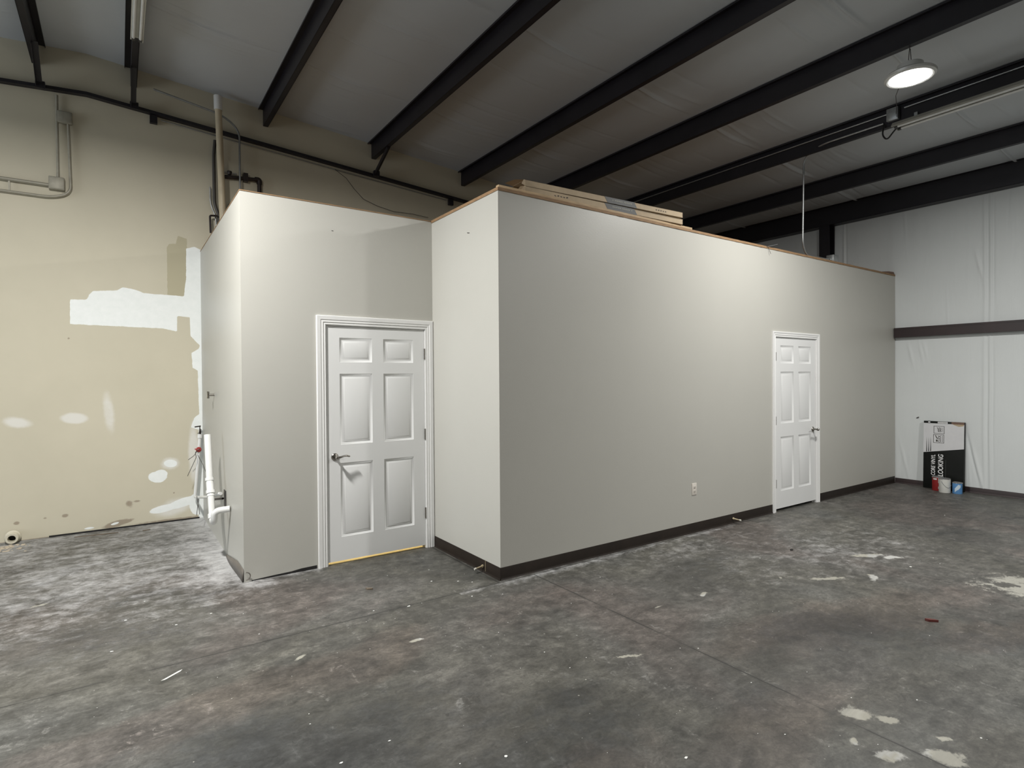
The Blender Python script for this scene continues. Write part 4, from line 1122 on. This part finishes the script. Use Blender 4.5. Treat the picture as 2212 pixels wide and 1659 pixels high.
frame(0.122, 0.250, 0.775, 0.880, 0.005)
frame(0.118, 0.246, 0.645, 0.762, 0.005)
R90 = (PI / 2, -PI / 2, 0)
RT = Matrix.Rotation(PI / 2, 3, 'X').to_euler()
def vtext(body, size, x, z, mat, sx=1.0, shear=0.0):
    """text reading upwards (turned a quarter to the left); x is its baseline"""
    o = text(body, size, (x, e * 2.5, z), (0, 0, 0), mat, bx, sx, shear=shear)
    o.rotation_euler = (Matrix.Rotation(PI / 2, 3, 'X') @ Matrix.Rotation(PI / 2, 3, 'Z')).to_euler()
    return o
vtext('EASY', 0.046, 0.223, 0.800, 'ink', 0.62)
vtext('CLICK', 0.046, 0.217, 0.655, 'ink', 0.72)
vtext('CORE VINYL', 0.068, 0.158, 0.185, 'print_white', 0.76, 0.12)
vtext('LOOKING', 0.084, 0.255, 0.182, 'print_white', 0.80, 0.12)
for k in range(5):
    MB().box((0.228, e * 2, 0.802 + k * 0.012), (0.233, 0, 0.810 + k * 0.012)).build('print_mark', 'ink', bx)
    MB().box((0.224, e * 2, 0.66 + k * 0.018), (0.230, 0, 0.672 + k * 0.018)).build('print_mark', 'ink', bx)
m = MB(); m.prism([(0.160, 0.862), (0.166, 0.862), (0.180, 0.835), (0.180, 0.800), (0.174, 0.800), (0.173, 0.832)], lambda u, v, h: (u, h, v), e * 2, 0.0001); m.build('icon', 'ink', bx)
m = MB(); m.prism([(0.135, 0.752), (0.150, 0.748), (0.162, 0.722), (0.174, 0.706), (0.168, 0.698), (0.155, 0.712), (0.145, 0.738)], lambda u, v, h: (u, h, v), e * 2, 0.0001); m.box((0.152, e * 2, 0.662), (0.170, 0, 0.690)); m.build('icon', 'ink', bx)
MB().box((0.268, e * 2, 0.10), (0.271, 0, 0.42)).build('stripe', 'card_grey', bx)
def can(name, x, y, r, h, mat, label, extra=None):
    t = thing(name, label, 'can', (x, y, 0), 'cans before the leaning carton')
    MB().lathe([(0, 0), (r * 0.97, 0), (r, 0.004), (r, h - 0.006), (0, h - 0.006)], n=32).build('can_body', mat, t)
    MB().lathe([(r * 0.985, h - 0.012), (r * 1.03, h - 0.010), (r * 1.03, h - 0.002), (r * 0.98, h), (r * 0.9, h - 0.004), (0, h - 0.004)], n=32).build('can_rim', 'can_metal', t)
    return t
c1 = can('paint_can', 6.856, -0.590, 0.065, 0.190, 'can_red', 'red and white labelled paint can behind the white one')
def wrap(t, r, a0, a1, z0f, z1f, mat, name='label_patch'):
    m = MB(); n = 12
    lo = []; hi = []
    for i in range(n + 1):
        s = i / n; a = a0 + (a1 - a0) * s
        lo.append((r * math.cos(a), r * math.sin(a), z0f(s))); hi.append((r * math.cos(a), r * math.sin(a), z1f(s)))
    for i in range(n): m.quad(lo[i], lo[i + 1], hi[i + 1], hi[i])
    return m.build(name, mat, t)
wrap(c1, 0.0667, -2.75, -1.6, lambda s: 0.11 - 0.05 * s, lambda s: 0.172, 'can_white')
wrap(c1, 0.0669, -2.75, -1.6, lambda s: 0.03, lambda s: 0.06 + 0.02 * s, 'can_white')
wrap(c1, 0.0668, 2.6, 3.3, lambda s: 0.150, lambda s: 0.170, 'can_white')
c2 = can('paint_can', 6.765, -0.700, 0.066, 0.190, 'can_white', 'white paint can with wire handle before the leaning carton')
m = MB()
pts = []
for i in range(13):
    a = PI * 0.92 + (PI * 0.62) * i / 12
    pts.append((0.0685 * math.cos(a), 0.0685 * math.sin(a), 0.155 - 0.085 * math.sin(PI * i / 12 * 0.8)))
m.tube(pts, 0.0022, 6); m.build('wire_handle', 'galv', c2)
c3 = can('paint_can', 6.80, -0.832, 0.055, 0.150, 'can_blue', 'small blue and pale labelled can beside the white one')
wrap(c3, 0.0556, -2.9 + 5.8, -2.9 + 6.6, lambda s: 0.02 + 0.05 * s, lambda s: 0.07 + 0.06 * s, 'can_pale')
wrap(c3, 0.0556, 3.5, 4.1, lambda s: 0.05 + 0.04 * s, lambda s: 0.12, 'can_pale')

# ------------------------------------------------------------------ litter on the floor
rl = thing('pipe_flange', 'cream ring flange lying on its edge at the foot of the tan wall', 'flange', (-3.325, 3.655, 0.0))
MB().lathe([(0.031, -0.05), (0.048, -0.05), (0.054, -0.04), (0.052, 0.02), (0.062, 0.03), (0.062, 0.045), (0.03, 0.045), (0.029, -0.05)], (0, 0, 0.056), 'Y', 32).build('flange_ring', 'roll', rl)
MB().lathe([(0, 0.02), (0.0305, 0.02), (0.0305, 0.03), (0, 0.03)], (0, 0, 0.056), 'Y', 24).build('dark_bore', 'black', rl)
def chip(name, x, y, L, w, h, a, mat, label, cat):
    m = MB()
    k = 7
    poly = []
    for i in range(k):
        t = 2 * PI * i / k
        rr = 1 + rnd.uniform(-0.3, 0.3)
        px, py = L / 2 * math.cos(t) * rr, w / 2 * math.sin(t) * rr
        poly.append((x + px * math.cos(a) - py * math.sin(a), y + px * math.sin(a) + py * math.cos(a)))
    m.prism(poly, lambda u, v, t: (u, v, t), 0.0003, h)
    return tag(m.build(name, mat), label, cat)
chip('wood_chip', -0.911, 0.425, 0.055, 0.022, 0.010, -0.6, 'chip_brown', 'small brown wood chip on the floor before the closet door', 'chip')
chip('plastic_scrap', 1.848, -2.239, 0.07, 0.022, 0.014, -1.0, 'chip_red', 'dark red scrap lying on the open floor beyond the joint', 'scrap')
chip('bottle_cap', 2.59, -0.9, 0.04, 0.03, 0.008, 0.0, 'black', 'small black cap on the floor before the white office door', 'cap')
m = MB(); m.prism([(-2.285, -0.205), (-2.265, -0.205), (-2.19, -0.150), (-2.18, -0.132), (-2.20, -0.142)], lambda u, v, t: (u, v, t), 0.0004, 0.004)
tag(m.build('plastic_sliver', 'can_white'), 'long white sliver lying near the floor joint', 'sliver')
chip('trim_scrap', -2.62, 3.52, 0.40, 0.02, 0.008, -0.12, 'chip_brown', 'thin grey brown trim scrap lying along the tan wall foot', 'scrap')
chip('stone_chip', -2.22, 3.44, 0.07, 0.02, 0.008, 0.2, 'chip_brown', 'small brown crumb on the dusty floor near the tan wall', 'chip')
# scattered paint flecks: far too many and too small to count
m = MB()
spots = [(-1.03, 0.02), (-0.80, -0.05), (-0.35, -0.15), (-0.28, 0.18), (-0.20, 0.10), (-0.45, 0.30), (-1.49, -1.37), (-1.71, -1.39), (-0.52, -2.19), (-1.13, -1.75), (-2.43, 0.83), (-2.16, 0.55), (-1.95, 0.62), (-2.5, 0.35), (5.24, -1.2), (2.94, -1.72)]
for i in range(190):
    if i < len(spots): x, y = spots[i]; s = rnd.uniform(0.008, 0.014)
    else:
        x = rnd.uniform(-3.2, 3.5) if rnd.random() < 0.75 else rnd.gauss(-0.8, 0.7)
        y = rnd.uniform(-3.0, 2.4) if x < -1.8 else (rnd.uniform(-3.0, 1.0) if x < -0.05 else rnd.uniform(-3.2, -0.08))
        s = rnd.choice((0.002, 0.003, 0.003, 0.004, 0.006)) * rnd.uniform(0.8, 1.2)
    k = rnd.choice((4, 5, 6)); a0 = rnd.random() * 6
    poly = [(x + s * rnd.uniform(0.5, 1) * math.cos(a0 + 2 * PI * j / k), y + s * 0.7 * rnd.uniform(0.5, 1) * math.sin(a0 + 2 * PI * j / k)) for j in range(k)]
    m.prism(poly, lambda u, v, t: (u, v, t), 0.0002, 0.0002 + s * 0.25)
o = tag(m.build('paint_flecks', 'chip_white', sharp=False), 'scattered tiny white paint flecks over the concrete floor', 'paint flecks')
o['kind'] = 'stuff'
m = MB()
for i in range(70):
    x, y = -3.36 + rnd.gauss(0, 0.09), 3.45 + rnd.gauss(0, 0.07)
    if y > 3.6: continue
    s = rnd.uniform(0.003, 0.012); k = 5; a0 = rnd.random() * 6
    poly = [(x + s * 1.6 * math.cos(a0 + 2 * PI * j / k), y + s * 0.5 * math.sin(a0 + 2 * PI * j / k)) for j in range(k)]
    m.prism(poly, lambda u, v, t: (u, v, t), 0.0002, 0.004 + s * 0.3)
o = tag(m.build('plaster_crumbs', 'chip_cream', sharp=False), 'cream plaster crumbs strewn before the ring flange', 'crumbs')
o['kind'] = 'stuff'
